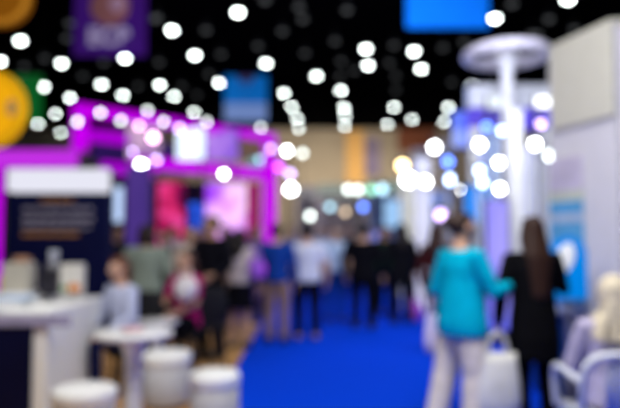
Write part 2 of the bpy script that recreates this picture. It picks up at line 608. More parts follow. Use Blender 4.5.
screen('tall LED screen glowing pink and red inside the magenta pavilion', 157, 182, 184, 250, 18.1, screen_mat('pink_picture', [(0.10, 0.0, 0.06), (0.95, 0.03, 0.20), (1.0, 0.10, 0.50)], 2.2, 0.8, seed=1.2))
screen('LED screen with white and violet picture at the pavilion centre', 206, 183, 246, 240, 18.4, screen_mat('violet_picture', [(0.35, 0.05, 0.95), (0.85, 0.35, 1.0), (1.0, 0.75, 1.0)], 1.2, 1.15, seed=3.1))
screen('LED screen glowing blue between the pink and the violet screens', 189, 203, 205, 240, 18.8, screen_mat('blue_picture', [(0.01, 0.01, 0.12), (0.02, 0.10, 0.85), (0.15, 0.45, 1.0)], 1.1, 1.0, seed=0.2))
screen('narrow dark red LED column beside the right magenta post', 247, 184, 258, 240, 19.2, screen_mat('red_picture', [(0.30, 0.0, 0.15), (0.60, 0.03, 0.22)], 4, 0.8, seed=4))
screen('bright white and pale blue LED screen above the pavilion lower beam', 177, 127, 204, 160, 18.3, glow('white_blue_led', (0.72, 0.85, 1.0), 1.6), stand=True)
screen('violet and indigo LED screen above the lower beam, beside the white one', 205, 130, 238, 160, 19.0, screen_mat('indigo_picture', [(0.08, 0.06, 0.6), (0.35, 0.15, 0.8), (0.55, 0.30, 0.9)], 1.5, 1.0, seed=2), stand=True)
screen('pale lavender LED disc panel above the lower beam near the corner', 128, 122, 160, 158, 17.6, screen_mat('lavender_picture', [(0.25, 0.10, 0.45), (0.75, 0.45, 0.75), (0.9, 0.6, 0.85)], 2.0, 0.8, seed=6), stand=True)
screen('slim pale blue light column beside the dark navy stand wall', 111, 187, 122, 222, 12.5, glow('pale_blue_led', (0.50, 0.65, 0.95), 1.25), name='light_column')
screen('purple fabric panel near the pale blue light column', 127, 166, 149, 250, 15.5, screen_mat('purple_fabric_glow', [(0.06, 0.03, 0.22), (0.16, 0.07, 0.42)], 1.0, 0.9, stretch=(1, 1, 0.2), seed=8), name='led_display')  # purple fabric given a glow of its own in place of light
screen('gold panel beside the indigo screen under the top beam', 240, 138, 262, 158, 21.8, mat('gold_board', (0.35, 0.25, 0.12), 0.6), name='gold_panel')
screen('teal lit panel under the gold one at the right end of the pavilion', 250, 158, 266, 166, 21.1, glow('teal_led', (0.15, 0.5, 0.6), 0.9), name='teal_panel')

# magenta LED gate behind the left stand
a, b = at(0, 150.5, 11.0), at(76, 167, 11.0)
gate = empty('led_gate', (a.x, 11.0, 0))
MB().box(((b.x - a.x) / 2 - 0.4, 0, (a.z + b.z) / 2), (b.x - a.x + 0.8, 0.25, a.z - b.z), bevel=0.02).build('cross_beam', glow('pink_magenta_led', (0.55, 0.03, 0.78), 1.0), gate)
MB().box((0.0, 0, b.z / 2), (0.11, 0.11, b.z), bevel=0.01).build('post', magenta_led, gate)
MB().box((b.x - a.x, 0, b.z / 2), (0.11, 0.11, b.z), bevel=0.01).build('post', dark_metal, gate)
tag(gate, 'glowing magenta gate frame behind the white lightbox header', 'frame')

# ---------------------------------------------------------------- spotlights
def make_spot(glass):
    root = empty('spotlight', (0, 0, 0))
    MB().lathe([(0.0, -0.12), (0.05, -0.11), (0.07, -0.04), (0.085, 0.03), (0.09, 0.05), (0.075, 0.05), (0.07, 0.035), (0.0, 0.03)], (0, 0.0, 0), n=24, rot=Euler((PI / 2, 0, 0))).build('housing', dark_metal, root, True)
    MB().ball((0, -0.045, 0), (0.068, 0.02, 0.068)).build('lens', glass, root, True)
    MB().tube([(-0.095, 0.02, 0), (-0.095, 0.02, 0.11), (0.095, 0.02, 0.11), (0.095, 0.02, 0)], [0.01] * 4, n=6).tube([(0, 0.02, 0.11), (0, 0.02, 0.2)], [0.012, 0.012], n=6).build('bracket', dark_metal, root)
    return root


SPOT_COL = {
    'white': ((0.97, 0.99, 1.0), 30), 'soft': ((0.84, 0.92, 0.88), 9), 'lilac': ((0.70, 0.50, 1.0), 9), 'pink': ((1.0, 0.55, 0.85), 12),
    'magenta': ((0.75, 0.10, 1.0), 8), 'yellow': ((1.0, 0.75, 0.35), 16), 'blue': ((0.12, 0.25, 1.0), 9), 'paleblue': ((0.50, 0.65, 1.0), 14),
    'green': ((0.35, 0.85, 0.60), 4), 'warm': ((0.95, 0.72, 0.50), 3.5), 'cyan': ((0.50, 0.80, 0.95), 5)}
SP = {}


def spot(px, py, Y, col, label, scale=1.0, pole=False, pm=None):
    if col not in SP:
        c_, s_ = SPOT_COL[col]
        SP[col] = make_spot(glow('spot_' + col, c_, s_ * 0.75))
        o = SP[col]
    else:
        o = copy_tree(SP[col])
        for ch in [c_ for c_ in o.children if c_.name.startswith('pole')]:
            bpy.data.objects.remove(ch)
    o.location = at(px, py, Y)
    o.scale = (scale,) * 3
    if pole:
        z = o.location.z / scale
        MB().tube([(0, 0.10, -z), (0, 0.10, 0.0), (0, 0.06, 0.1), (0, 0.02, 0.2)], [0.012] * 4, n=8, caps='flat').build('pole', pm or dark_metal, o)
    tag(o, label, 'spotlight', 'spotlights on the stands')
    return o


def beamY(px, off=0.35):
    # depth of the pavilion front at that column of the photo, a little before it
    k = (px - 310.0) / FPX
    t = (k * A.y - A.x) / ((B.x - A.x) - k * (B.y - A.y))
    return A.y + t * (B.y - A.y) - off


for i, (px, py, col) in enumerate([(78, 122, 'soft'), (101, 113, 'soft'), (121.5, 121, 'soft'), (148, 111, 'soft'), (164, 122, 'soft'), (207, 122, 'soft'), (261, 128, 'soft')]):
    names = ['at the left end', 'second from the left end', 'third from the left end', 'fourth from the left end', 'fifth from the left end', 'second from the right end', 'at the right end']
    spot(px, py, beamY(px), col, 'pale round spotlight on the magenta top beam, %s' % names[i], 1.0)
for px, py, col, lab, sc in [
    (180, 129, 'lilac', 'lilac spotlight at the top of the white pavilion screen', 1.3),
    (139.5, 126, 'pink', 'small pink spotlight above the large pink one in the pavilion', 1.0),
    (154, 138, 'pink', 'large pink spotlight beside the white pavilion screen', 1.7),
    (142, 166.5, 'white', 'very bright white spotlight under the pink ones near the purple panel', 1.9),
    (157, 160, 'lilac', 'lilac spotlight at the lower corner of the white pavilion screen', 1.2),
    (224, 174, 'white', 'bright white spotlight on the pavilion lower beam above the violet screen', 1.1),
    (271, 149, 'lilac', 'lilac spotlight on the right magenta post under the top beam', 1.3),
    (260, 159.5, 'cyan', 'pale cyan spotlight just inside the right magenta post', 1.2),
    (235, 151.5, 'lilac', 'faint lilac spotlight over the indigo screen', 0.9),
    (133, 152, 'lilac', 'lilac spotlight on the lavender panel lower edge', 0.9),
]:
    spot(px, py, beamY(px), col, lab, sc)
for px, py, col, lab, sc in [
    (287, 151, 'white', 'white spotlight with magenta glow right of the pavilion post', 1.4),
    (302.5, 153.5, 'soft', 'soft cream spotlight beside the white and magenta pair', 1.3),
    (279, 167.5, 'magenta', 'magenta spotlight low on the right pavilion post', 1.6),
    (290, 174, 'lilac', 'lilac spotlight above the brilliant white one right of the pavilion', 1.6),
    (291, 189.5, 'white', 'brilliant white spotlight just right of the magenta post', 2.0),
]:
    spot(px, py, 20.0, col, lab, sc, True)
# a dark lighting tower carries the cluster
def tower(name, label, px, Y, pytop, m=dark_metal, w=0.22):
    t = at(px, pytop, Y)
    root = empty(name, (t.x, Y, 0))
    mb = MB()
    for sx in (-1, 1):
        for sy in (-1, 1):
            mb.tube([(sx * w / 2, sy * w / 2, 0.05), (sx * w / 2, sy * w / 2, t.z)], [0.02, 0.02], n=6, caps='flat')
    mb.build('chord', m, root)
    for sy in (-1, 1):
        z, s, zz = 0.1, 1, []
        while z < t.z:
            zz.append((s * w / 2, sy * w / 2, z))
            s = -s
            z += w * 1.2
        MB().tube(zz, [0.01] * len(zz), n=5, caps='flat').build('lattice', m, root)
    MB().box((0, 0, 0.025), (w * 2.2, w * 2.2, 0.05), bevel=0.01).build('base_plate', m, root)
    return tag(root, label, 'truss tower')


tower('lighting_tower', 'dark lattice lighting tower right of the pavilion behind the bright lamps', 289, 20.6, 145)

# ---------------------------------------------------------------- left stand: header, navy wall, counter
YL = 7.6
a, b = at(7, 168.5, YL), at(105, 191.5, YL)
hdr = empty('lightbox_header', ((a.x + b.x) / 2, YL, b.z))
MB().box((0, 0.12, (a.z - b.z) / 2), (b.x - a.x, 0.24, a.z - b.z), bevel=0.015).build('diffuser', glow('header_light', (0.88, 0.88, 1.0), 0.92), hdr)
MB().box((0, 0.25, (a.z - b.z) / 2), (b.x - a.x + 0.04, 0.1, a.z - b.z + 0.04)).build('casing', dark_metal, hdr)
tag(hdr, 'long glowing white lightbox header on top of the navy stand wall', 'lightbox')
a, b = at(6, 192.5, YL), at(108, 192.5, YL)
nw = empty('backdrop_panel', ((a.x + b.x) / 2, YL + 0.14, 0))
wN, hN = b.x - a.x, a.z
MB().box((0, 0, hN / 2 - 0.005), (wN, 0.24, hN - 0.01), bevel=0.01).build('panel', mat('navy_board', (0.003, 0.005, 0.050), 0.6, spec=0.1), nw)
ppm = FPX / YL
printm = mat('grey_print', (0.34, 0.32, 0.42), 0.7)
goldm = mat('gold_print', (0.48, 0.22, 0.05), 0.7)


def nlx(px):
    return (px - 310) * YL / FPX - nw.location.x


def nlz(py):
    return at(100, py, YL).z


random.seed(3)
for i, (x0, x1, y_, h_, m_) in enumerate([(40, 72, 200, 5, goldm), (22, 92, 209, 5, printm), (22, 94, 219, 6, printm), (22, 90, 227, 4, printm), (22, 78, 234, 5, goldm)]):
    mb = MB()
    x = x0
    while x < x1:
        w2 = random.uniform(4, 12)
        xe = min(x + w2, x1)
        mb.box(((nlx(x) + nlx(xe)) / 2, -0.125, nlz(y_)), (nlx(xe) - nlx(x), 0.01, h_ / ppm * 0.75))
        x = xe + 1.6
    mb.build('printed_line', m_, nw)
tag(nw, 'navy stand wall printed with grey and gold lines under the white header', 'wall panel')

# counter
cx1 = -1.82
ct = empty('reception_counter', (cx1 - 0.9, 4.8, 0.0))
MB().box((0, 0, 0.91), (1.86, 1.26, 0.05), bevel=0.012).build('worktop', white, ct)
MB().box((0.02, 0, 0.45), (1.76, 1.16, 0.87), bevel=0.005).build('body', mat('white_board', (0.92, 0.92, 0.90), 0.5, var=0.02), ct)
MB().box((-0.045, -0.592, 0.44), (1.70, 0.02, 0.84), bevel=0.004).build('front_panel', navy, ct)
MB().box((0, 0, 0.035), (1.70, 1.10, 0.05)).build('plinth', dark_metal, ct)
tag(MB().box((0.56, -0.608, 0.83), (1.02 + 0.0, 0.012, 0.075), bevel=0.004).build('name_strip', mat('lilac_strip', (0.35, 0.33, 0.50), 0.5), ct), 'pale lilac strip')
ct.children[-1].location.x = -0.38
tag(ct, 'white reception counter with a navy front in the lower left corner', 'counter')

CTZ = 0.936


def on_counter(px, py, dy=0.0):
    p = on_plane(px, py, CTZ)
    return Vector((p.x, min(max(p.y, 4.4), 5.25) + dy, CTZ))


# things on the counter (bottoms stand on the worktop)
# cream carton with a tan top
o = empty('carton', (-2.42, 5.05, CTZ))
MB().box((0, 0, 0.13), (0.21, 0.16, 0.26), bevel=0.008).build('box', mat('cream_card', (0.50, 0.47, 0.40), 0.7), o)
MB().box((0.02, 0, 0.285), (0.12, 0.10, 0.05), bevel=0.015).build('lid', mat('tan_card', (0.42, 0.22, 0.13), 0.7), o)
tag(o, 'cream cardboard carton with a small tan lid on the counter', 'carton')
o = empty('coffee_machine', (-2.14, 5.0, CTZ))
MB().box((0, 0.03, 0.10), (0.15, 0.15, 0.20), bevel=0.012).build('body', mat('charcoal_plastic', (0.03, 0.027, 0.04), 0.4), o)
MB().box((0, -0.06, 0.01), (0.14, 0.12, 0.02), bevel=0.004).build('drip_tray', dark_metal, o)
MB().box((0, -0.055, 0.165), (0.07, 0.05, 0.04), bevel=0.008).build('spout', dark_metal, o)
MB().lathe([(0.045, 0.0), (0.055, 0.03), (0.05, 0.055), (0.0, 0.06)], (0, 0.03, 0.20)).build('water_lid', grey_metal, o, True)
tag(o, 'charcoal coffee machine between the cream carton and the white pack', 'coffee machine')
o = empty('paper_cup', (-2.13, 5.03, CTZ + 0.262))
MB().lathe([(0.028, 0), (0.04, 0.09), (0.042, 0.095), (0.037, 0.093), (0.026, 0.006), (0, 0.006)]).build('cup', mat('white_paper', (0.75, 0.78, 0.85), 0.7), o, True)
MB().lathe([(0.0291, 0.02), (0.0291 + 0.008, 0.07), (0.0275 + 0.01, 0.07), (0.0275, 0.02)]).build('sleeve', mat('teal_paper', (0.05, 0.28, 0.30), 0.7), o, True)
tag(o, 'white paper cup standing on the charcoal coffee machine', 'cup')
o = empty('snack_pack', (-1.965, 5.02, CTZ))
MB().box((0, 0, 0.125), (0.18, 0.10, 0.25), bevel=0.012).build('carton', mat('white_card', (0.70, 0.68, 0.62), 0.6), o)
MB().ball((0.03, -0.052, 0.055), (0.055, 0.006, 0.04)).build('orange_print', mat('orange_ink', (0.65, 0.22, 0.04), 0.6), o, True)
MB().ball((-0.055, -0.052, 0.05), (0.02, 0.006, 0.03)).build('green_print', mat('green_ink', (0.05, 0.25, 0.06), 0.6), o, True)
tag(o, 'white snack pack with an orange and green print beside the coffee machine', 'pack')
o = empty('brochure_tray', (-2.25, 4.62, CTZ))
MB().box((0, 0, 0.012), (0.26, 0.2, 0.02), bevel=0.006).build('tray', mat('pale_blue_plastic', (0.45, 0.6, 0.8), 0.4), o)
MB().box((0.01, 0, 0.034), (0.2, 0.14, 0.02), rz=0.1, bevel=0.002).build('leaflets', mat('white_paper', (0, 0, 0)), o)
tag(o, 'pale blue tray of white leaflets lying on the counter', 'tray')
o = empty('spray_bottle', (-2.60, 5.15, CTZ))
MB().lathe([(0.035, 0), (0.038, 0.02), (0.038, 0.13), (0.015, 0.17), (0.013, 0.2), (0, 0.2)]).build('bottle', mat('yellow_plastic', (0.65, 0.50, 0.02), 0.4), o, True)
MB().box((0, -0.015, 0.215), (0.02, 0.06, 0.025), bevel=0.005).build('trigger', dark_metal, o)
tag(o, 'small yellow spray bottle left of the cream carton', 'bottle')

# ---------------------------------------------------------------- stools and tables
def stool(label, px, py, dia, H=0.45, Y=None):
    p = on_plane(px, py, H)
    r_ = dia / 2
    root = empty('pouf_stool', (p.x, p.y, 0.01))
    prof = [(0, 0.03), (r_ * 0.93, 0.03), (r_ * 0.96, 0.05), (r_ * 0.96, H - 0.10)]
    MB().lathe(prof + [(0, H - 0.10)], n=48).build('body', mat('white_leatherette_shaded', (0.42, 0.41, 0.42), 0.5, var=0.03), root, True)  # shade on the side put into a darker copy of the leatherette
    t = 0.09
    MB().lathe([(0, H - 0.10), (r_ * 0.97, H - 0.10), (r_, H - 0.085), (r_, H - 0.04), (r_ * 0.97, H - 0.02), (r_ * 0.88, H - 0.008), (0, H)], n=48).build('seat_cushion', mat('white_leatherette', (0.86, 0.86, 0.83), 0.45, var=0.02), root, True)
    MB().lathe([(0, 0), (r_ * 0.85, 0), (r_ * 0.85, 0.03), (0, 0.03)], n=32).build('foot_ring', dark_metal, root)
    return tag(root, label, 'stool', 'white pouf stools')


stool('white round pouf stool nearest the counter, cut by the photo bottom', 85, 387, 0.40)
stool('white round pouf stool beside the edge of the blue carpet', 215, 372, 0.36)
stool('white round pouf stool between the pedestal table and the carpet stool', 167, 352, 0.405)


def round_table(label, px, py, hw_px, H=0.75):
    p = on_plane(px, py, H)
    r_ = hw_px * p.y / FPX
    root = empty('pedestal_table', (p.x, p.y, 0.01))
    MB().lathe([(0, H - 0.035), (r_ * 0.94, H - 0.035), (r_, H - 0.022), (r_, H - 0.008), (r_ * 0.985, H), (0, H)], n=56).build('tabletop', white, root, True)
    MB().lathe([(0.13, 0.03), (0.085, 0.06), (0.06, 0.15), (0.055, 0.35), (0.06, H - 0.17), (0.085, H - 0.08), (0.12, H - 0.036), (0, H - 0.036)], n=32).build('pedestal', white, root, True)
    MB().lathe([(0.22, 0.0), (0.22, 0.012), (0.17, 0.028), (0, 0.034)], n=40).build('base_disc', chrome, root, True)
    return tag(root, label, 'table'), r_


round_table('round white pedestal table next to the counter', 134, 333, 38)
tb2, _ = round_table('low round white table behind the pouf stools', 157, 321, 21, 0.62)
# cloth strip, a folded pale sheet on the table
p = on_plane(131, 333, 0.76)
o = empty('leaflet_pile', (p.x, p.y + 0.02, 0.762))
for i in range(3):
    MB().box((0.004 * i, -0.003 * i, 0.004 + 0.008 * i), (0.13, 0.18, 0.006), rz=0.2 + 0.12 * i).build('sheet', mat('sheet_%d' % i, [(0.7, 0.72, 0.78), (0.55, 0.7, 0.68), (0.75, 0.45, 0.48)][i], 0.6), o)
tag(o, 'small pile of pale leaflets lying on the near round table', 'leaflets')


# ---------------------------------------------------------------- people
SKIN = {'light': (0.58, 0.34, 0.23), 'tan': (0.42, 0.23, 0.14), 'brown': (0.28, 0.14, 0.085)}


def remeshed(mb, name, m, parent, voxel, smooth=3):
    o = mb.build(name, m, parent, True)
    md = o.modifiers.new('union', 'REMESH')
    md.mode = 'VOXEL'
    md.voxel_size = voxel
    md.use_smooth_shade = True
    sm = o.modifiers.new('soften', 'SMOOTH')
    sm.factor = 0.5
    sm.iterations = smooth
    return o


def person(label, px, Y, H, rot, top=(0.02, 0.02, 0.02), bottom=(0.01, 0.01, 0.012), hair='short', hair_col=(0.012, 0.008, 0.007),
           skin='light', sitting=False, sleeve='long', lower='trousers', arms=None, hem=0.84, width=1.0, near=False, seat=0.46,
           legs=None, shoes=(0.01, 0.01, 0.012), lean=0.0, flare=1.0, back=None, zoff=0.012, loc=None):
    s = H / 1.7
    p = at(px, 238, Y)
    root = empty('person', loc if loc else (p.x, Y, zoff), R(rot))
    root.scale = (s * width, s, s)
    dz = (seat + 0.09) / s - 0.93 if sitting else 0.0
    L = R(lean)

    def U(x, y, z):   # upper-body point: lean about the hips, then drop to the seat
        z0 = z - 0.93
        return Vector((x, y * math.cos(L) - z0 * math.sin(L), 0.93 + z0 * math.cos(L) + y * math.sin(L) + dz))

    hips = [Vector((sx * 0.09, 0.0, 0.90 + dz)) for sx in (-1, 1)]
    if legs:
        knees = [Vector(legs[0][0]), Vector(legs[1][0])]
        ankles = [Vector(legs[0][1]), Vector(legs[1][1])]
    elif sitting:
        knees = [Vector((sx * 0.12, -0.43, 0.93 + dz - 0.02)) for sx in (-1, 1)]
        ankles = [Vector((sx * 0.12, -0.40, 0.09)) for sx in (-1, 1)]
    else:
        knees = [Vector((sx * 0.10, -0.015, 0.49)) for sx in (-1, 1)]
        ankles = [Vector((sx * 0.105, 0.02, 0.09)) for sx in (-1, 1)]
    sh = [U(sx * 0.175, 0.0, 1.385) for sx in (-1, 1)]
    if arms is None:
        arms = [((-0.25, 0.02, 1.10), (-0.25, -0.07, 0.86)), ((0.25, 0.02, 1.10), (0.25, -0.07, 0.86))]
    el = [U(*arms[0][0]), U(*arms[1][0])]
    wr = [U(*arms[0][1]), U(*arms[1][1])]
    skm = mat('skin_' + skin, SKIN[skin], 0.55, var=0.06)
    # body: one continuous surface
    mb = MB()
    mb.tube([U(0, 0, 0.88), U(0, 0.005, 0.95), U(0, 0, 1.07), U(0, 0, 1.20), U(0, 0.005, 1.32), U(0, 0.01, 1.39), U(0, 0.01, 1.43)],
            [(0.15, 0.10), (0.16, 0.115), (0.13, 0.095), (0.15, 0.11), (0.165, 0.105), (0.13, 0.08), (0.07, 0.06)], n=20, side=(1, 0, 0))
    mb.tube([U(0, 0.012, 1.38), U(0, 0.0, 1.50), U(0, -0.005, 1.55)], [0.06, 0.052, 0.05])
    hc = U(0, -0.012, 1.60)
    mb.ball(hc, (0.073, 0.092, 0.105))
    mb.tube([U(0, -0.05, 1.53), U(0, -0.075, 1.515)], [0.045, 0.028])            # jaw and chin
    mb.tube([U(0, -0.098, 1.615), U(0, -0.122, 1.585)], [0.010, 0.016], n=8)      # nose
    mb.tube([U(-0.02, -0.098, 1.552), U(0.02, -0.098, 1.552)], [0.009, 0.009], n=8)  # lips
    for sx in (-1, 1):
        mb.ball(U(sx * 0.077, 0.0, 1.59), (0.013, 0.02, 0.033), 10, 8)
    for i in (0, 1):
        sx = (-1, 1)[i]
        mb.tube([U(sx * 0.10, 0, 1.385), sh[i], sh[i].lerp(el[i], 0.5), el[i], el[i].lerp(wr[i], 0.35), wr[i]],
                [0.055, 0.052, 0.043, 0.036, 0.037, 0.026])
        mb.tube([hips[i], hips[i].lerp(knees[i], 0.5), knees[i], knees[i].lerp(ankles[i], 0.35), ankles[i]], [0.088, 0.072, 0.053, 0.052, 0.036])
        a_ = ankles[i]
        mb.tube([a_ + Vector((0, 0.03, -0.045)), a_ + Vector((0, -0.06, -0.05)), a_ + Vector((sx * 0.01, -0.16, -0.062))], [(0.032, 0.032), (0.038, 0.03), (0.036, 0.018)])
        # hand: palm, four fingers, thumb
        d = (wr[i] - el[i]).normalized()
        n_ = Vector((-sx, 0, 0))
        n_ = (n_ - d * n_.dot(d))
        if n_.length < 0.3:
            n_ = Vector((0, 0, -1)) - d * Vector((0, 0, -1)).dot(d)
        n_.normalize()
        ax = d.cross(n_).normalized()
        if ax.y > 0:
            ax = -ax                      # towards the thumb side (front)
        W = wr[i]
        mb.tube([W, W + d * 0.045, W + d * 0.088], [(0.026, 0.02), (0.040, 0.016), (0.040, 0.014)], side=ax, n=12)
        for j, (o_, ln) in enumerate([(0.030, 0.066), (0.010, 0.076), (-0.010, 0.070), (-0.029, 0.055)]):
            b0 = W + d * 0.075 + ax * o_
            b1 = W + d * (0.09 + ln * 0.45) + ax * o_ * 1.12 + n_ * 0.006
            b2 = W + d * (0.09 + ln * 0.85) + ax * o_ * 1.15 + n_ * 0.024
            mb.tube([b0, b1, b2], [0.0095, 0.009, 0.0075], n=8)
        mb.tube([W + d * 0.02 + ax * 0.022, W + d * 0.055 + ax * 0.052 + n_ * 0.01, W + d * 0.085 + ax * 0.06 + n_ * 0.022], [0.013, 0.0105, 0.0085], n=8)
    body = remeshed(mb, 'body', skm, root, 0.0065 if near else 0.009, 2)
    # eyes
    for sx in (-1, 1):
        e = MB().ball(U(sx * 0.030, -0.091, 1.612), (0.013, 0.010, 0.009), 10, 8).build('eye', mat('eye_white', (0.75, 0.75, 0.74), 0.3), body, True)
    # top
    tm = mat('cloth_%.3f_%.3f_%.3f' % tuple(top), top, 0.85, var=0.1, scale=14, bump=0.15)
    bmm = mat('cloth_%.3f_%.3f_%.3f' % tuple(bottom), bottom, 0.85, var=0.1, scale=14, bump=0.15)
    mb = MB()
    f = flare
    hz = max(hem, 0.86) if sitting else hem
    mb.tube([U(0, 0, hz), U(0, 0.005, (hz + 0.95) / 2 if hz < 0.9 else 0.96), U(0, 0, 1.07), U(0, 0, 1.20), U(0, 0.005, 1.32), U(0, 0.01, 1.395), U(0, 0.012, 1.425)],
            [(0.185 * f, 0.135 * f), (0.185 * f, 0.14 * f), (0.158 * f, 0.122 * f), (0.172, 0.128), (0.188, 0.122), (0.15, 0.097), (0.088, 0.074)], n=22, side=(1, 0, 0), caps='flat')
    for i in (0, 1):
        sx = (-1, 1)[i]
        pts = [U(sx * 0.10, 0, 1.375), sh[i] + Vector((0, 0, -0.004)), sh[i].lerp(el[i], 0.5), el[i]]
        rd = [0.068, 0.068, 0.060, 0.053]
        if sleeve == 'long':
            pts += [el[i].lerp(wr[i], 0.5), el[i].lerp(wr[i], 0.95)]
            rd += [0.049, 0.040]
        else:
            pts = pts[:3] + [sh[i].lerp(el[i], 0.8)]
            rd = rd[:3] + [0.058]
        mb.tube(pts, rd, caps='flat')
    remeshed(mb, {'long': 'jacket', 'short': 'shirt'}[sleeve], tm, root, 0.012, 3)
    # bottom
    mb = MB()
    if lower == 'trousers' or lower == 'wide':
        k_ = 1.0 if lower == 'trousers' else 1.35
        mb.tube([U(0, 0, 1.04) if not sitting else U(0, 0, 1.0), Vector((0, 0, 0.94 + dz)), Vector((0, 0, 0.86 + dz))], [(0.14, 0.108), (0.172, 0.13), (0.165, 0.12)], n=20, side=(1, 0, 0))
        for i in (0, 1):
            bot = ankles[i] + Vector((0, 0, -0.02))
            mb.tube([hips[i], hips[i].lerp(knees[i], 0.5), knees[i], knees[i].lerp(bot, 0.5), bot], [0.102, 0.088 * (0.5 + k_ / 2), 0.068 * k_, 0.062 * k_, 0.058 * k_], caps='flat')
        remeshed(mb, 'trousers', bmm, root, 0.012, 3)
    else:
        mb.tube([U(0, 0, 1.04), Vector((0, 0, 0.94 + dz)), Vector((0, 0, 0.80 + dz)), Vector((0, 0, 0.56 + dz))], [(0.145, 0.11), (0.18, 0.135), (0.20, 0.15), (0.22, 0.17)], n=22, side=(1, 0, 0), caps='flat')
        remeshed(mb, 'skirt', bmm, root, 0.012, 2)
    # shoes
    shm = mat('shoe_%.2f_%.2f_%.2f' % tuple(shoes), shoes, 0.4)
    for i in (0, 1):
        sx = (-1, 1)[i]
        a_ = ankles[i]
        zb = a_.z - 0.088
        MB().tube([(a_.x, a_.y + 0.045, zb + 0.045), (a_.x, a_.y - 0.03, zb + 0.05), (a_.x + sx * 0.008, a_.y - 0.11, zb + 0.04), (a_.x + sx * 0.012, a_.y - 0.185, zb + 0.028)],
                  [(0.040, 0.045), (0.044, 0.049), (0.049, 0.038), (0.036, 0.026)], n=14).build('shoe', shm, root, True)
    # hair or scarf
    hm = mat('hair_%.3f_%.3f_%.3f' % tuple(hair_col), hair_col, 0.55, var=0.2, scale=30, bump=0.3)
    mb = MB()
    if hair == 'scarf':
        mb.ball(U(0, 0.015, 1.605), (0.098, 0.108, 0.128))
        mb.tube([U(0, 0.02, 1.58), U(0, 0.02, 1.49), U(0, 0.01, 1.42), U(0, 0.0, 1.33)], [(0.095, 0.10), (0.092, 0.095), (0.15, 0.12), (0.185, 0.15)], n=20, side=(1, 0, 0))
        for q in range(6):
            x_ = -0.10 + 0.04 * q
            mb.tube([U(x_ * 0.5, 0.11, 1.56), U(x_, 0.13, 1.42), U(x_ * 1.3, 0.15, 1.30)], [0.012, 0.016, 0.014], n=8)
        remeshed(mb, 'headscarf', hm, root, 0.009, 3)
    else:
        mb.ball(U(0, 0.020, 1.622), (0.084, 0.093, 0.098))
        mb.ball(U(0, -0.040, 1.672), (0.060, 0.050, 0.032))
        if hair in ('long', 'very_long'):
            zl = 1.30 if hair == 'long' else 1.10
            mb.tube([U(0, 0.05, 1.62), U(0, 0.085, 1.50), U(0, 0.115, 1.40), U(0, 0.125, zl), ], [(0.080, 0.05), (0.090, 0.04), (0.10, 0.034), (0.060, 0.022)], n=16, side=(1, 0, 0))
            for sx in (-1, 1):
                mb.tube([U(sx * 0.07, 0.01, 1.64), U(sx * 0.085, 0.02, 1.54), U(sx * 0.085, 0.06, 1.42)], [0.02, 0.026, 0.02], n=8)
        elif hair == 'bob':
            mb.tube([U(0, 0.045, 1.62), U(0, 0.065, 1.52), U(0, 0.06, 1.47)], [(0.085, 0.055), (0.095, 0.05), (0.085, 0.035)], n=16, side=(1, 0, 0))
        elif hair == 'bun':
            mb.ball(U(0, 0.115, 1.64), (0.045, 0.045, 0.045))
        else:
            mb.ball(U(0, 0.055, 1.575), (0.068, 0.045, 0.05))
        remeshed(mb, 'hair', hm, root, 0.009, 2)
    tag(root, label, 'person', 'visitors')
    root['_W0'] = 0
    del root['_W0']
    M = root.matrix_basis if False else (Matrix.Translation(root.location) @ Euler((0, 0, R(rot))).to_matrix().to_4x4() @ Matrix.Diagonal((s * width, s, s, 1)))
    return root, [M @ q for q in wr], [M @ (wr[i] + (wr[i] - el[i]).normalized() * 0.09) for i in (0, 1)]


# 1 woman in turquoise
turq = (0.0, 0.40, 0.58)
tq, twr, thd = person('woman in a turquoise jacket and wide pale grey trousers, dark hair tied up, facing sideways', 461, 4.2, 1.56, 112, top=turq, bottom=(0.85, 0.76, 0.62), hair='bun', skin='light',
       hair_col=(0.035, 0.018, 0.012), lower='wide', hem=0.80, near=True, width=1.08, flare=1.18, shoes=(0.4, 0.4, 0.4),
       arms=[((-0.25, -0.08, 1.12), (-0.16, -0.30, 1.16)), ((0.27, 0.05, 1.10), (0.24, -0.20, 1.02))],
       legs=[((-0.10, -0.03, 0.49), (-0.12, 0.02, 0.09)), ((0.14, 0.05, 0.49), (0.17, 0.14, 0.09))])
# 2 woman in black with long hair
bk, bwr, bhd = person('woman in black seen from behind with very long dark brown hair, holding a white tote', 532, 4.2, 1.53, 185, top=(0.004, 0.004, 0.005), bottom=(0.003, 0.003, 0.004), hair='very_long',
       hair_col=(0.030, 0.012, 0.007), hem=0.62, near=True, flare=1.08,
       arms=[((-0.27, -0.05, 1.14), (-0.22, -0.24, 1.26)), ((0.27, 0.03, 1.10), (0.27, -0.03, 0.87))])
# 3 seated person far right
chx, chy = at(612, 238, 3.45).x, 3.45
person('seated person in a cream headscarf and lilac shirt, in the white armchair', 611, chy, 1.43, 176, top=(0.46, 0.42, 0.58), bottom=(0.10, 0.10, 0.14), hair='scarf', hair_col=(0.66, 0.58, 0.42), sitting=True,
       near=True, seat=0.42, width=1.05, arms=[((-0.25, -0.05, 1.12), (-0.14, -0.25, 1.0)), ((0.25, -0.05, 1.12), (0.14, -0.25, 1.0))])
# 4 seated at the table
person('seated person in a pale striped shirt with dark hair, at the white pedestal table', 128, 5.3, 1.52, -35, top=(0.50, 0.54, 0.72), bottom=(0.01, 0.012, 0.05), hair='bob', hair_col=(0.10, 0.035, 0.018), skin='light', sitting=True, width=0.88,
       seat=0.45, lean=8, arms=[((-0.25, -0.10, 1.14), (-0.16, -0.32, 1.05)), ((0.25, -0.10, 1.14), (0.16, -0.32, 1.05))])
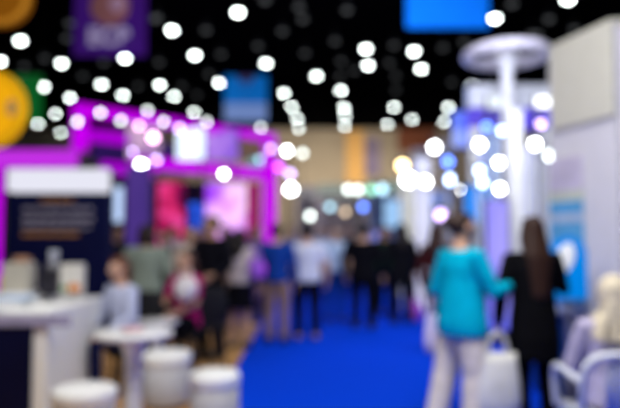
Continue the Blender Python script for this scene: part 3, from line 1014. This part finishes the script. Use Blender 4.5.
# 5 grey green shirt
person('person in a grey green shirt and black trousers seen from behind, dark hair', 147, 6.9, 1.53, 178, top=(0.24, 0.29, 0.25), bottom=(0.005, 0.005, 0.012), hair='bob', width=1.2, hair_col=(0.02, 0.01, 0.01))
# 6 magenta
person('seated person in a magenta top with brown hair, hugging a white bag', 187, 6.25, 1.57, -38, top=(0.42, 0.01, 0.14), bottom=(0.006, 0.006, 0.008), hair='long', hair_col=(0.05, 0.02, 0.012), sitting=True, seat=0.46,
       sleeve='short', arms=[((-0.25, -0.08, 1.13), (-0.10, -0.30, 1.08)), ((0.25, -0.08, 1.13), (0.10, -0.30, 1.02))])
# 7 black suit
person('person in a black suit with short black hair, standing behind the seated magenta top', 211, 7.1, 1.64, -40, top=(0.006, 0.006, 0.01), bottom=(0.005, 0.005, 0.007), hair='short', skin='tan', hem=0.62, width=1.25,
       arms=[((-0.27, -0.05, 1.12), (-0.20, -0.25, 1.08)), ((0.27, 0.0, 1.12), (0.22, -0.2, 1.0))])
person('person in a cream shirt standing in front of the pink screen, dark hair', 190, 8.2, 1.55, 20, top=(0.50, 0.42, 0.36), bottom=(0.02, 0.02, 0.04), hair='bob', skin='light', sleeve='short')
person('person in a white blouse and short black skirt with bare legs, holding a violet bag', 240, 7.7, 1.50, 165, top=(0.58, 0.50, 0.50), bottom=(0.005, 0.005, 0.008), hair='long', lower='skirt', hem=0.93, skin='light', sleeve='short')
pb, pbw, pbh = person('person in a royal blue jacket and khaki trousers, dark hair', 277, 8.1, 1.57, 172, top=(0.008, 0.045, 0.27), bottom=(0.30, 0.19, 0.14), hair='short', hem=0.88, width=1.05)
person('person in a loose white shirt and black trousers at the carpet centre, seen from behind', 307, 8.4, 1.57, 185, top=(0.60, 0.62, 0.74), bottom=(0.004, 0.004, 0.01), hair='short', hem=0.86, width=1.22, sleeve='short', shoes=(0.35, 0.2, 0.2))
person('person in a pale blue shirt and blue jeans behind the loose white shirt', 335, 10.2, 1.57, 10, top=(0.40, 0.52, 0.72), bottom=(0.01, 0.05, 0.22), hair='short', hem=0.88, width=1.1, sleeve='short')
person('person in a black suit standing alone on the far carpet, right of the jeans', 363, 9.4, 1.60, 160, top=(0.004, 0.004, 0.006), bottom=(0.004, 0.004, 0.006), hair='short', hem=0.75, width=1.3)
person('person in a dark green top with bare forearms between two black outfits', 385, 11.2, 1.60, 20, top=(0.01, 0.035, 0.02), bottom=(0.006, 0.01, 0.02), skin='tan', hair='long', sleeve='short', width=1.15)
person('person in a long black coat beside the white pillar', 401, 10.0, 1.62, 200, top=(0.005, 0.005, 0.007), bottom=(0.004, 0.004, 0.01), hair='long', hem=0.68, width=1.25)
person('person in a dark maroon jacket behind the turquoise jacket', 437, 7.4, 1.56, 140, top=(0.06, 0.012, 0.012), bottom=(0.006, 0.006, 0.012), hair='long', hair_col=(0.03, 0.012, 0.01), hem=0.7, skin='tan')
for px, Y, H, rot, top, bot, hs, lab in [
    (322, 13.5, 1.65, 0, (0.30, 0.35, 0.5), (0.01, 0.01, 0.04), 'short', 'distant person in a grey blue shirt at the aisle centre'),
    (255, 11.5, 1.60, 30, (0.15, 0.10, 0.22), (0.01, 0.01, 0.02), 'long', 'person in a plum top between the white blouse and the blue jacket'),
    (292, 12.5, 1.62, -20, (0.02, 0.05, 0.25), (0.01, 0.01, 0.03), 'short', 'person in a navy top behind the blue jacket and khaki trousers'),
    (349, 15.0, 1.68, 10, (0.03, 0.03, 0.05), (0.01, 0.01, 0.02), 'short', 'distant person in charcoal left of the lone black suit'),
    (376, 16.5, 1.66, -10, (0.25, 0.35, 0.7), (0.01, 0.01, 0.03), 'short', 'distant person in a light blue top behind the dark green top'),
    (418, 13.0, 1.62, 15, (0.02, 0.02, 0.03), (0.01, 0.01, 0.03), 'short', 'distant person in black just right of the white pillar'),
    (173, 10.8, 1.60, 25, (0.35, 0.30, 0.38), (0.01, 0.01, 0.03), 'bob', 'person in a mauve top deep inside the pavilion front'),
    (224, 10.6, 1.60, -15, (0.40, 0.38, 0.42), (0.01, 0.01, 0.03), 'short', 'person in a grey shirt between the suit and the white blouse'),
    (163, 8.6, 1.50, 10, (0.008, 0.008, 0.012), (0.006, 0.006, 0.01), 'short', 'person in black behind the grey green shirt, before the pink screen'),
    (200, 9.6, 1.52, -10, (0.010, 0.010, 0.02), (0.006, 0.006, 0.01), 'bob', 'person in black just left of the black suit, further back'),
    (229, 9.0, 1.50, 160, (0.012, 0.010, 0.02), (0.006, 0.006, 0.01), 'long', 'person in black with long hair just right of the black suit'),
    (117, 9.3, 1.58, 60, (0.01, 0.01, 0.02), (0.01, 0.01, 0.02), 'short', 'person in black beside the end of the navy stand wall'),
]:
    person(lab, px, Y, H, rot, top=top, bottom=bot, hair=hs, sleeve='short' if Y > 10.5 else 'long', skin='tan')

# seats under the two seated people at the left
for lab, px, Y in (('small black stool under the person in a magenta top', 187, 6.25), ('small black stool under the person in a striped shirt', 128, 5.3)):
    p = at(px, 238, Y)
    o = empty('black_stool', (p.x, Y, 0.01))
    MB().lathe([(0, 0.38), (0.15, 0.38), (0.16, 0.39), (0.16, 0.405), (0.14, 0.415), (0, 0.42)], n=32).build('seat', black, o, True)
    for q in range(4):
        t = PI / 4 + q * PI / 2
        MB().tube([(0.10 * math.cos(t), 0.10 * math.sin(t), 0.39), (0.15 * math.cos(t), 0.15 * math.sin(t), 0.0)], [0.012, 0.012], n=8, caps='flat').build('leg', dark_metal, o)
    tag(o, lab, 'stool')


# bags
def tote(label, x, y, ztop, w_, h_, d_, m, rz=0.0, handle=0.24, name='tote_bag'):
    o = empty(name, (x, y, ztop - handle - h_), rz)
    mb = MB()
    N = 6
    rings = []
    prof = [(0.0, 0.82, 0.9), (0.02, 0.95, 1.0), (0.3, 1.06, 1.15), (0.6, 1.0, 0.9), (0.85, 0.90, 0.55), (1.0, 0.86, 0.30)]
    mb.tube([(0, 0, q[0] * h_ + 0.001) for q in prof], [(w_ / 2 * q[1], d_ / 2 * q[2]) for q in prof], n=24, side=(1, 0, 0), caps='flat')
    mb.build('bag_body', m, o, True)
    for s_ in (-1, 1):
        MB().tube([(-w_ * 0.26, s_ * 0.012, h_ - 0.03), (-w_ * 0.16, s_ * 0.012, h_ + handle * 0.7), (0, s_ * 0.012, h_ + handle), (w_ * 0.16, s_ * 0.012, h_ + handle * 0.7), (w_ * 0.26, s_ * 0.012, h_ - 0.03)], [(0.012, 0.004)] * 5, n=8).build('handle', m, o, True)
    return tag(o, label, 'bag')


hd = bhd[1] if bhd[1].x < bhd[0].x else bhd[0]
tote('large off-white tote bag hanging from the hand of the woman in black', hd.x - 0.05, hd.y - 0.16, hd.z + 0.06, 0.30, 0.44, 0.13, mat('canvas', (0.74, 0.73, 0.66), 0.9, bump=0.2), rz=0.1, handle=0.14)
p = at(256, 270, 7.55)
tote('violet bag beside the white blouse and black skirt', p.x, 7.55, p.z + 0.30, 0.19, 0.24, 0.12, mat('violet_bag', (0.32, 0.10, 0.65), 0.6), handle=0.16)
p = at(177, 291, 5.5)
o = empty('white_bag', (p.x, 5.90, p.z - 0.13))
MB().ball((0, 0, 0.12), (0.12, 0.10, 0.12)).build('bag_body', mat('white_vinyl', (0.72, 0.68, 0.70), 0.5), o, True)
MB().tube([(-0.06, 0, 0.20), (-0.04, 0, 0.29), (0.04, 0, 0.29), (0.06, 0, 0.20)], [0.01] * 4, n=8).build('handle', mat('white_vinyl', (0, 0, 0)), o, True)
tag(o, 'rounded white bag on the lap of the person in magenta', 'bag')
p = on_plane(416, 322, 0.0)
o = empty('round_bag', (p.x, p.y, 0.012))
MB().ball((0, 0, 0.17), (0.12, 0.10, 0.17)).build('bag_body', mat('orchid_vinyl', (0.45, 0.10, 0.62), 0.5), o, True)
MB().tube([(-0.06, 0, 0.32), (-0.04, 0, 0.42), (0.04, 0, 0.42), (0.06, 0, 0.32)], [0.01] * 4, n=8).build('handle', mat('orchid_vinyl', (0, 0, 0)), o, True)
tag(o, 'round orchid purple bag standing on the blue carpet by the white pillar', 'bag')
# sheet of paper in the turquoise woman's hand
hq = thd[0] if thd[0].x > thd[1].x else thd[1]
o = MB().box((0.02, 0, 0.02), (0.16, 0.004, 0.22), rx=0.35).build('document', mat('white_paper', (0, 0, 0)), loc=(hq.x + 0.03, hq.y, hq.z))
tag(o, 'white sheet of paper held by the woman in turquoise', 'paper')

# black visitor chairs among the seated people
def black_chair(label, px, Y, rz, first=None):
    p = at(px, 238, Y)
    if first:
        o = copy_tree(first)
        o.location = (p.x, Y, 0.012)
        o.rotation_euler.z = R(rz)
        return tag(o, label)
    o = empty('visitor_chair', (p.x, Y, 0.012), R(rz))
    MB().box((0, 0, 0.44), (0.46, 0.44, 0.07), bevel=0.025).build('seat', black, o)
    MB().tube([(0, 0.215, 0.50), (0, 0.235, 0.68), (0, 0.26, 0.86)], [(0.22, 0.022), (0.235, 0.022), (0.20, 0.018)], n=24, side=(1, 0, 0)).build('backrest', black, o, True)
    for sx in (-1, 1):
        for sy in (-1, 1):
            MB().tube([(sx * 0.19, sy * 0.17, 0.41), (sx * 0.22, sy * 0.20, 0.0)], [0.014, 0.012], n=8, caps='flat').build('leg', dark_metal, o)
    return tag(o, label, 'chair', 'black visitor chairs')


bc = black_chair('black chair in front of the grey green shirt', 151, 6.15, 175)
black_chair('black chair between the magenta top and the black suit', 203, 6.6, 200, bc)
p = at(436, 352, 4.45)
tote('pale lilac handbag hanging at the left hip of the woman in turquoise', p.x, 4.45, p.z + 0.47, 0.17, 0.27, 0.08, mat('lilac_vinyl', (0.60, 0.55, 0.78), 0.5), rz=0.2, handle=0.2, name='handbag')

# ---------------------------------------------------------------- white armchair
ch = empty('armchair', (chx, chy, 0.012), R(176))
tubem = mat('white_tube', (0.80, 0.82, 0.86), 0.35, var=0.02)
MB().box((0, 0, 0.395), (0.48, 0.46, 0.05), bevel=0.018).build('seat', tubem, ch)
def arc(pts, n=8):
    P = [Vector(p) for p in pts]
    out = []
    m_ = len(P)
    for i in range(m_ - 1):
        p0, p1, p2, p3 = P[max(i - 1, 0)], P[i], P[i + 1], P[min(i + 2, m_ - 1)]
        for k in range(n):
            t = k / n
            out.append(0.5 * ((2 * p1) + (-p0 + p2) * t + (2 * p0 - 5 * p1 + 4 * p2 - p3) * t * t + (-p0 + 3 * p1 - 3 * p2 + p3) * t ** 3))
    out.append(P[-1])
    return out


bp = arc([(-0.25, 0.20, 0.38), (-0.275, 0.25, 0.62), (-0.22, 0.275, 0.755), (0, 0.285, 0.78), (0.22, 0.275, 0.755), (0.275, 0.25, 0.62), (0.25, 0.20, 0.38)])
MB().tube(bp, [0.020] * len(bp), n=12).build('back_frame', tubem, ch, True)
MB().tube([(0, 0.235, 0.45), (0, 0.262, 0.62), (0, 0.275, 0.74)], [(0.15, 0.012), (0.17, 0.012), (0.15, 0.012)], n=20, side=(1, 0, 0)).build('backrest', tubem, ch, True)
for s in (-1, 1):
    aa = arc([(s * 0.27, 0.24, 0.62), (s * 0.285, 0.05, 0.64), (s * 0.28, -0.18, 0.62), (s * 0.26, -0.22, 0.40)])
    MB().tube(aa, [0.018] * len(aa), n=10).build('armrest', tubem, ch, True)
    for s2 in (-1, 1):
        MB().tube([(s * 0.22, s2 * 0.19, 0.38), (s * 0.26, s2 * 0.24, 0.0)], [0.018, 0.014], n=10, caps='flat').build('leg', tubem, ch, True)
tag(ch, 'white tubular armchair with a curved back in the lower right corner', 'chair')

# ---------------------------------------------------------------- right stand wall
P0 = Vector((at(548, 50, 6.0).x, 6.0, 0))
P1 = Vector((at(613, 20, 5.17).x, 5.17, 0))
dw = (P1 - P0)
Lw = dw.length
aw = math.atan2(dw.y, dw.x)
HW = at(548, 50, 6.0).z
rw = empty('stand_wall', P0, aw)
# local x runs along the wall towards the camera, local -y side faces the aisle
MB().box((Lw / 2, 0.08, HW / 2), (Lw, 0.16, HW), bevel=0.01).build('side_panel', lilac_white, rw)
hz0 = at(590, 120, 5.4).z
MB().box((Lw * 0.55, -0.02, (HW + hz0) / 2), (Lw * 0.92, 0.04, HW - hz0 + 0.02), bevel=0.01).build('upper_fascia', cream, rw)
tag(rw, 'tall white stand wall with a cream upper fascia at the right of the photo', 'stand wall')
fw = empty('front_wall', (P1.x + 0.02, P1.y - 0.01, 0))
MB().box((0.9, 0.10, HW / 2 - 0.02), (1.76, 0.16, HW - 0.04), bevel=0.01).build('panel', lilac_white, fw)
MB().box((0.9, 0.10, HW - 0.01), (1.8, 0.2, 0.05), bevel=0.01).build('top_cap', cream, fw)
tag(fw, 'plain white wall turning away from the tall stand wall at the photo edge', 'stand wall')
# poster on that wall: printed bands
po = empty('banded_poster', P0 + (P1 - P0) * 0.02 + Vector((0, 0, 0.75)), aw)
lp = Lw * 0.52
z_ = 0.0
for (zz0, zz1, c_) in [(0.0, 0.60, (0.10, 0.22, 0.50)), (0.60, 0.80, (0.12, 0.42, 0.72)), (0.80, 0.88, (0.45, 0.55, 0.70)), (0.88, 1.0, (0.10, 0.38, 0.68)), (1.0, 1.10, (0.55, 0.60, 0.50)), (1.10, 1.42, (0.60, 0.55, 0.70))]:
    MB().box((lp / 2, -0.03, (zz0 + zz1) / 2), (lp, 0.02, zz1 - zz0)).build('printed_band', mat('band_%.2f_%.2f_%.2f' % c_, c_, 0.6, var=0.15), po)
tag(po, 'poster printed in lavender, pale green and blue bands on the white stand wall', 'poster')
# arched blue sign with white oval
a, b = at(550, 236, 5.15), at(587, 299, 5.15)
w_, h_ = b.x - a.x, a.z - b.z
ar = empty('arched_sign', ((a.x + b.x) / 2, 5.15, 0))
hw = w_ / 2
out = [(-hw, b.z), (hw, b.z)] + [(hw * math.cos(t * PI / 16), a.z - hw + hw * math.sin(t * PI / 16)) for t in range(17)]
MB().prism(out, 0.04).build('board', fabric('azure_print', (0.0, 0.17, 0.52), 0.7), ar)
o_ = at(563, 259, 5.15)
MB().ball((o_.x - ar.location.x, -0.03, o_.z), (0.078, 0.012, 0.145), rot=Euler((0, R(22), 0))).build('white_oval', fabric('white_print', (0.80, 0.82, 0.82), 0.35), ar, True)  # slight glow added to brighten the oval
MB().tube([(0, 0.02, 0.02), (0, 0.02, b.z + 0.05)], [0.025, 0.025], n=10, caps='flat').build('post', grey_metal, ar)
MB().box((0, 0.02, 0.012), (0.4, 0.3, 0.024), bevel=0.008).build('base_plate', grey_metal, ar)
tag(ar, 'arched blue sign board with a tilted white oval beside the woman in black', 'sign')
# blue cabinet under the sign
a, b = at(545, 318, 5.3), at(588, 400, 5.3)
cb = empty('display_plinth', ((a.x + b.x) / 2 + 0.02, 5.55, 0.012))
MB().box((0, 0, 0.36), (b.x - a.x, 0.36, 0.70), bevel=0.01).build('body', mat('deep_blue_laminate', (0.004, 0.04, 0.20), 0.4), cb)
MB().box((0, 0, 0.725), (b.x - a.x + 0.03, 0.4, 0.03), bevel=0.008).build('top', mat('pale_laminate', (0.4, 0.42, 0.6), 0.4), cb)
tag(cb, 'deep blue display plinth with a pale top behind the arched sign', 'plinth')

# ---------------------------------------------------------------- right booth with ring canopy
YR = 9.0
c = at(506.5, 55, YR)
rc = empty('ring_canopy', (c.x, YR, 0))
rr_ = 41.5 * YR / FPX
pts = [(rr_ * 0.93 * math.cos(t * PI / 32), rr_ * 0.93 * math.sin(t * PI / 32), c.z) for t in range(64)]
MB().tube(pts, [(0.075, 0.075)] * 64, n=12, closed=True).build('outer_ring', mat('ring_white', (0.62, 0.58, 0.68), 0.4), rc, True)
for t in range(6):
    q = t * PI / 3 + 0.3
    MB().tube([(0.07 * math.cos(q), 0.07 * math.sin(q), c.z - 0.02), (rr_ * 0.92 * math.cos(q), rr_ * 0.92 * math.sin(q), c.z)], [0.02, 0.02], n=8).build('spoke', mat('ring_white', (0, 0, 0)), rc, True)
MB().lathe([(0.0, 0.0), (0.20, 0.0), (0.12, 0.06), (0.09, 0.2), (0.09, c.z - 0.25), (0.16, c.z - 0.1), (0.16, c.z + 0.05), (0, c.z + 0.05)], n=28).build('column', lilac_white, rc, True)
tag(rc, 'white ring canopy with spokes on a slim white column', 'canopy')

a, b = at(470, 84, 9.6), at(557, 107, 9.6)
bh = empty('booth_header', ((a.x + b.x) / 2, 9.75, 0))
wB = b.x - a.x
MB().box((0, 0, (a.z + b.z) / 2), (wB, 0.3, a.z - b.z), bevel=0.02).build('header_board', mat('header_grey', (0.66, 0.67, 0.74), 0.5), bh)
zv0, zv1 = at(500, 107, 9.6).z, at(500, 126, 9.6).z
MB().box((0, 0.03, (zv0 + zv1) / 2), (wB, 0.22, zv0 - zv1 - 0.004), bevel=0.01).build('blue_light_strip', glow('violet_blue_led', (0.14, 0.10, 0.85), 0.95), bh)
for s in (-1, 1):
    MB().box((s * (wB / 2 - 0.1), 0.03, zv1 / 2), (0.16, 0.16, zv1), bevel=0.01).build('post', offwhite, bh)
tag(bh, 'white booth header with a glowing violet blue strip on two posts', 'booth frame')
a = at(545, 96, 9.35); b = at(560, 108, 9.35)
o = screen('short bright white light bar at the right end of the booth header', 536, 97, 557, 107, 9.3, glow('bar_light', (0.95, 0.97, 1.0), 3.0), name='light_bar')
o = screen('small bright white lightbox left of the ring column', 488, 96, 502, 108, 9.3, glow('box_light', (0.85, 0.92, 1.0), 1.3), name='lightbox')

screen('tall vertical panel glowing royal blue left of the booth', 453, 112, 470, 147, 10.5, screen_mat('royal_picture', [(0.03, 0.06, 0.8), (0.12, 0.20, 1.0), (0.40, 0.50, 1.0)], 1.6, 1.2, seed=5), name='led_display')
screen('wide panel glowing azure low in the booth behind the turquoise jacket', 464, 186, 490, 222, 9.25, glow('azure_led', (0.04, 0.28, 0.95), 1.0), name='led_display')
screen('tall panel glowing periwinkle between the two nearest women', 486, 200, 510, 330, 8.0, screen_mat('periwinkle_picture', [(0.07, 0.07, 0.85), (0.16, 0.17, 1.0), (0.40, 0.36, 1.0)], 1.6, 1.05, stretch=(1, 1, 0.5), seed=9), name='led_display')
screen('pale violet glowing panel right of the periwinkle one behind the tote', 511, 235, 526, 335, 8.4, screen_mat('violet_soft_picture', [(0.22, 0.20, 0.75), (0.50, 0.45, 0.9)], 1.4, 0.8, seed=10), name='led_display')
# white pieces of the booth; most have a glow added to brighten them
for lab, x0, x1, yt, Y, m_ in [
    ('slim white column in front of the booth below the ring', 508, 520, 112, 8.2, offwhite),
    ('slim grey white column left of the booth', 474, 486, 105, 10.8, fabric('blue_glow_white', (0.25, 0.34, 0.80), 0.6)),
    ('slender white pillar beside the far black coat', 416, 429, 160, 12.0, fabric('pillar_white_glow', (0.66, 0.66, 0.76), 0.75)),
    ('short cream pillar left of the slender white one', 401, 414, 186, 15.0, fabric('pillar_cream_glow', (0.62, 0.62, 0.52), 0.75)),
]:
    a, b = at(x0, yt, Y), at(x1, yt, Y)
    o = empty('booth_post', ((a.x + b.x) / 2, Y, 0))
    wq = b.x - a.x
    MB().box((0, 0, a.z / 2 + 0.02), (wq, wq, a.z - 0.06), bevel=0.012).build('shaft', m_, o)
    MB().box((0, 0, 0.025), (wq * 1.25, wq * 1.25, 0.05), bevel=0.01).build('base', m_, o)
    MB().box((0, 0, a.z), (wq * 1.2, wq * 1.2, 0.04), bevel=0.01).build('cap', m_, o)
    tag(o, lab, 'post')
a, b = at(519, 128, 10.2), at(556, 235, 10.2)
bp_ = rect('display_board', 'pale panel with a beige top inside the booth right of the slim column', 'panel', 519, 128, 560, 260, 10.3, fabric('booth_pale', (0.60, 0.62, 0.76), 0.6), 0.08)  # glow added to the pale panel to brighten the booth
hh = at(519, 128, 10.3).z - at(519, 148, 10.3).z
MB().box((0, -0.05, at(519, 128, 10.3).z - at(519, 260, 10.3).z - hh / 2), (at(560, 0, 10.3).x - at(519, 0, 10.3).x, 0.02, hh)).build('beige_band', mat('beige_band', (0.55, 0.45, 0.26), 0.6), bp_)
MB().box((0, 0, -bp_.location.z / 2), (0.5, 0.06, bp_.location.z)).build('foot_panel', offwhite, bp_)
rect('display_board', 'tall pale blue panel at the left inside of the booth', 'panel', 486, 130, 506, 345, 10.6, fabric('booth_ice', (0.42, 0.56, 0.85), 0.75), 0.08)  # this panel too gets an added glow instead of more light

# white mannequin-like lamp figure and its tower
for px, py, col, lab, sc in [
    (479, 145, 'white', 'bright white spotlight highest at the left of the booth', 0.85),
    (501, 131, 'paleblue', 'pale blue spotlight beside the ring column just under the header', 0.7),
    (516.5, 145, 'white', 'bright white spotlight left one of the touching pair in the booth', 0.85),
    (534, 144.5, 'white', 'bright white spotlight right one of the touching pair in the booth', 0.85),
    (549, 156, 'soft', 'soft pale spotlight under the touching pair by the stand wall', 1.0),
    (498, 163, 'white', 'white spotlight at mid height right of the grey white column', 0.75),
    (479, 171, 'paleblue', 'pale blue spotlight on the grey white column', 0.8),
    (482, 183, 'paleblue', 'pale blue spotlight just above the azure panel', 0.8),
    (499, 189, 'white', 'white spotlight lowest in the booth beside the azure panel', 0.75),
    (540, 124.5, 'lilac', 'lilac spotlight on the violet blue light strip', 0.75),
    (486, 127, 'blue', 'blue spotlight under the left end of the light strip', 0.8),
]:
    spot(px, py, 8.5, col, lab, sc, True, white)
for px, py, col, lab, sc in [
    (434, 147.5, 'white', 'white spotlight alone above the slender pillar top', 1.1),
    (447.5, 162, 'blue', 'blue spotlight upper of the blue pair by the slender pillar', 1.25),
    (450, 180, 'paleblue', 'blue white spotlight below the blue one by the slender pillar', 1.25),
    (463, 190, 'white', 'white spotlight low between the blue pair and the azure panel', 1.0),
    (402, 166, 'yellow', 'yellow spotlight above the brilliant white one over the cream pillar', 1.3),
    (407.5, 180, 'white', 'large brilliant white spotlight on the cream pillar', 1.6),
    (425, 182, 'white', 'white spotlight on top of the slender white pillar', 1.1),
    (440, 215, 'lilac', 'lilac spotlight low right of the slender white pillar', 1.3),
]:
    spot(px, py, 11.5, col, lab, sc, True, white)
for px, py, col, lab, sc in [
    (348, 189.5, 'soft', 'left one of the touching pale green white lights under the ochre pilaster', 1.6),
    (358, 190, 'soft', 'right one of the touching pale green white lights under the ochre pilaster', 1.6),
    (371, 190, 'green', 'pale green light between the white ones on the far stalls', 2.0),
    (382, 189.5, 'cyan', 'pale cyan light rightmost in the far stall row', 2.2),
    (310, 216, 'soft', 'pale light just above the loose white shirt', 1.6),
    (330, 207, 'cyan', 'pale cyan light above the pale blue shirt', 1.6),
    (345, 212, 'warm', 'warm peach light above the distant charcoal person', 1.6),
    (363, 207, 'blue', 'blue light above the lone black suit', 1.6),
    (395, 212, 'paleblue', 'pale blue light above the long black coat', 1.8),
]:
    spot(px, py, 21.5, col, lab, sc, True)
tower('lighting_tower', 'dark lattice lighting tower carrying the blue pair of spotlights', 447, 11.8, 140, grey_metal)

# ---------------------------------------------------------------- far stalls
def stall(label, px0, px1, Y, pytop, fascia, wallc, fh=0.45, counterc=None):
    a, b = at(px0, pytop, Y), at(px1, pytop, Y)
    w_, h_ = b.x - a.x, a.z
    o = empty('far_stall', ((a.x + b.x) / 2, Y, 0.012))
    MB().box((0, 0, h_ - fh / 2), (w_, 0.12, fh), bevel=0.01).build('fascia', fascia, o)
    for s in (-1, 1):
        MB().box((s * (w_ / 2 - 0.06), 0.0, (h_ - fh) / 2), (0.1, 0.1, h_ - fh), bevel=0.005).build('post', offwhite, o)
    MB().box((0, 1.6, (h_ - 0.1) / 2), (w_, 0.08, h_ - 0.1)).build('back_panel', wallc, o)
    MB().box((0, 0.5, 0.5), (w_ * 0.6, 0.5, 1.0), bevel=0.02).build('counter', counterc or white, o)
    return tag(o, label, 'stall')


stall('far stall with a pale glowing fascia and cream back under the ochre pilaster', 318, 368, 22.5, 184, glow('fascia_pale', (0.50, 0.56, 0.50), 0.55), mat('stall_cream', (0.55, 0.5, 0.42), 0.7))
stall('far stall with a pale green fascia left of the cream pillar', 369, 398, 23.5, 182, glow('fascia_green', (0.30, 0.52, 0.50), 0.55), mat('stall_blue', (0.18, 0.30, 0.65), 0.7))
stall('far stall with a white fascia beside the magenta pavilion', 296, 317, 24.5, 186, glow('fascia_white', (0.45, 0.42, 0.45), 0.6), mat('stall_grey', (0.40, 0.37, 0.38), 0.7))
stall('far stall with a blue glowing fascia behind the slender white pillar', 400, 452, 18.5, 192, glow('fascia_blue', (0.20, 0.32, 0.85), 0.9), mat('stall_navy', (0.10, 0.16, 0.5), 0.7))
screen('small bright blue and white screen above the dark green top', 384, 200, 402, 228, 17.4, glow('aqua_picture', (0.35, 0.60, 0.95), 1.0))
screen('small glowing periwinkle screen between the black suit and the dark green top', 372, 232, 384, 252, 15.8, glow('peri_picture', (0.30, 0.32, 0.95), 0.9))
# tall pale statue-like floor banner by the yellow lamp
rect('roll_up_banner', 'pale upright banner behind the yellow and brilliant white lights', 'banner', 412, 148, 428, 182, 24.0, mat('pale_banner', (0.55, 0.55, 0.62), 0.7), 0.05)
for o in C.objects:
    if o.name.startswith('roll_up_banner'):
        MB().box((0, 0, -o.location.z / 2), (0.06, 0.05, o.location.z)).build('pole', grey_metal, o)
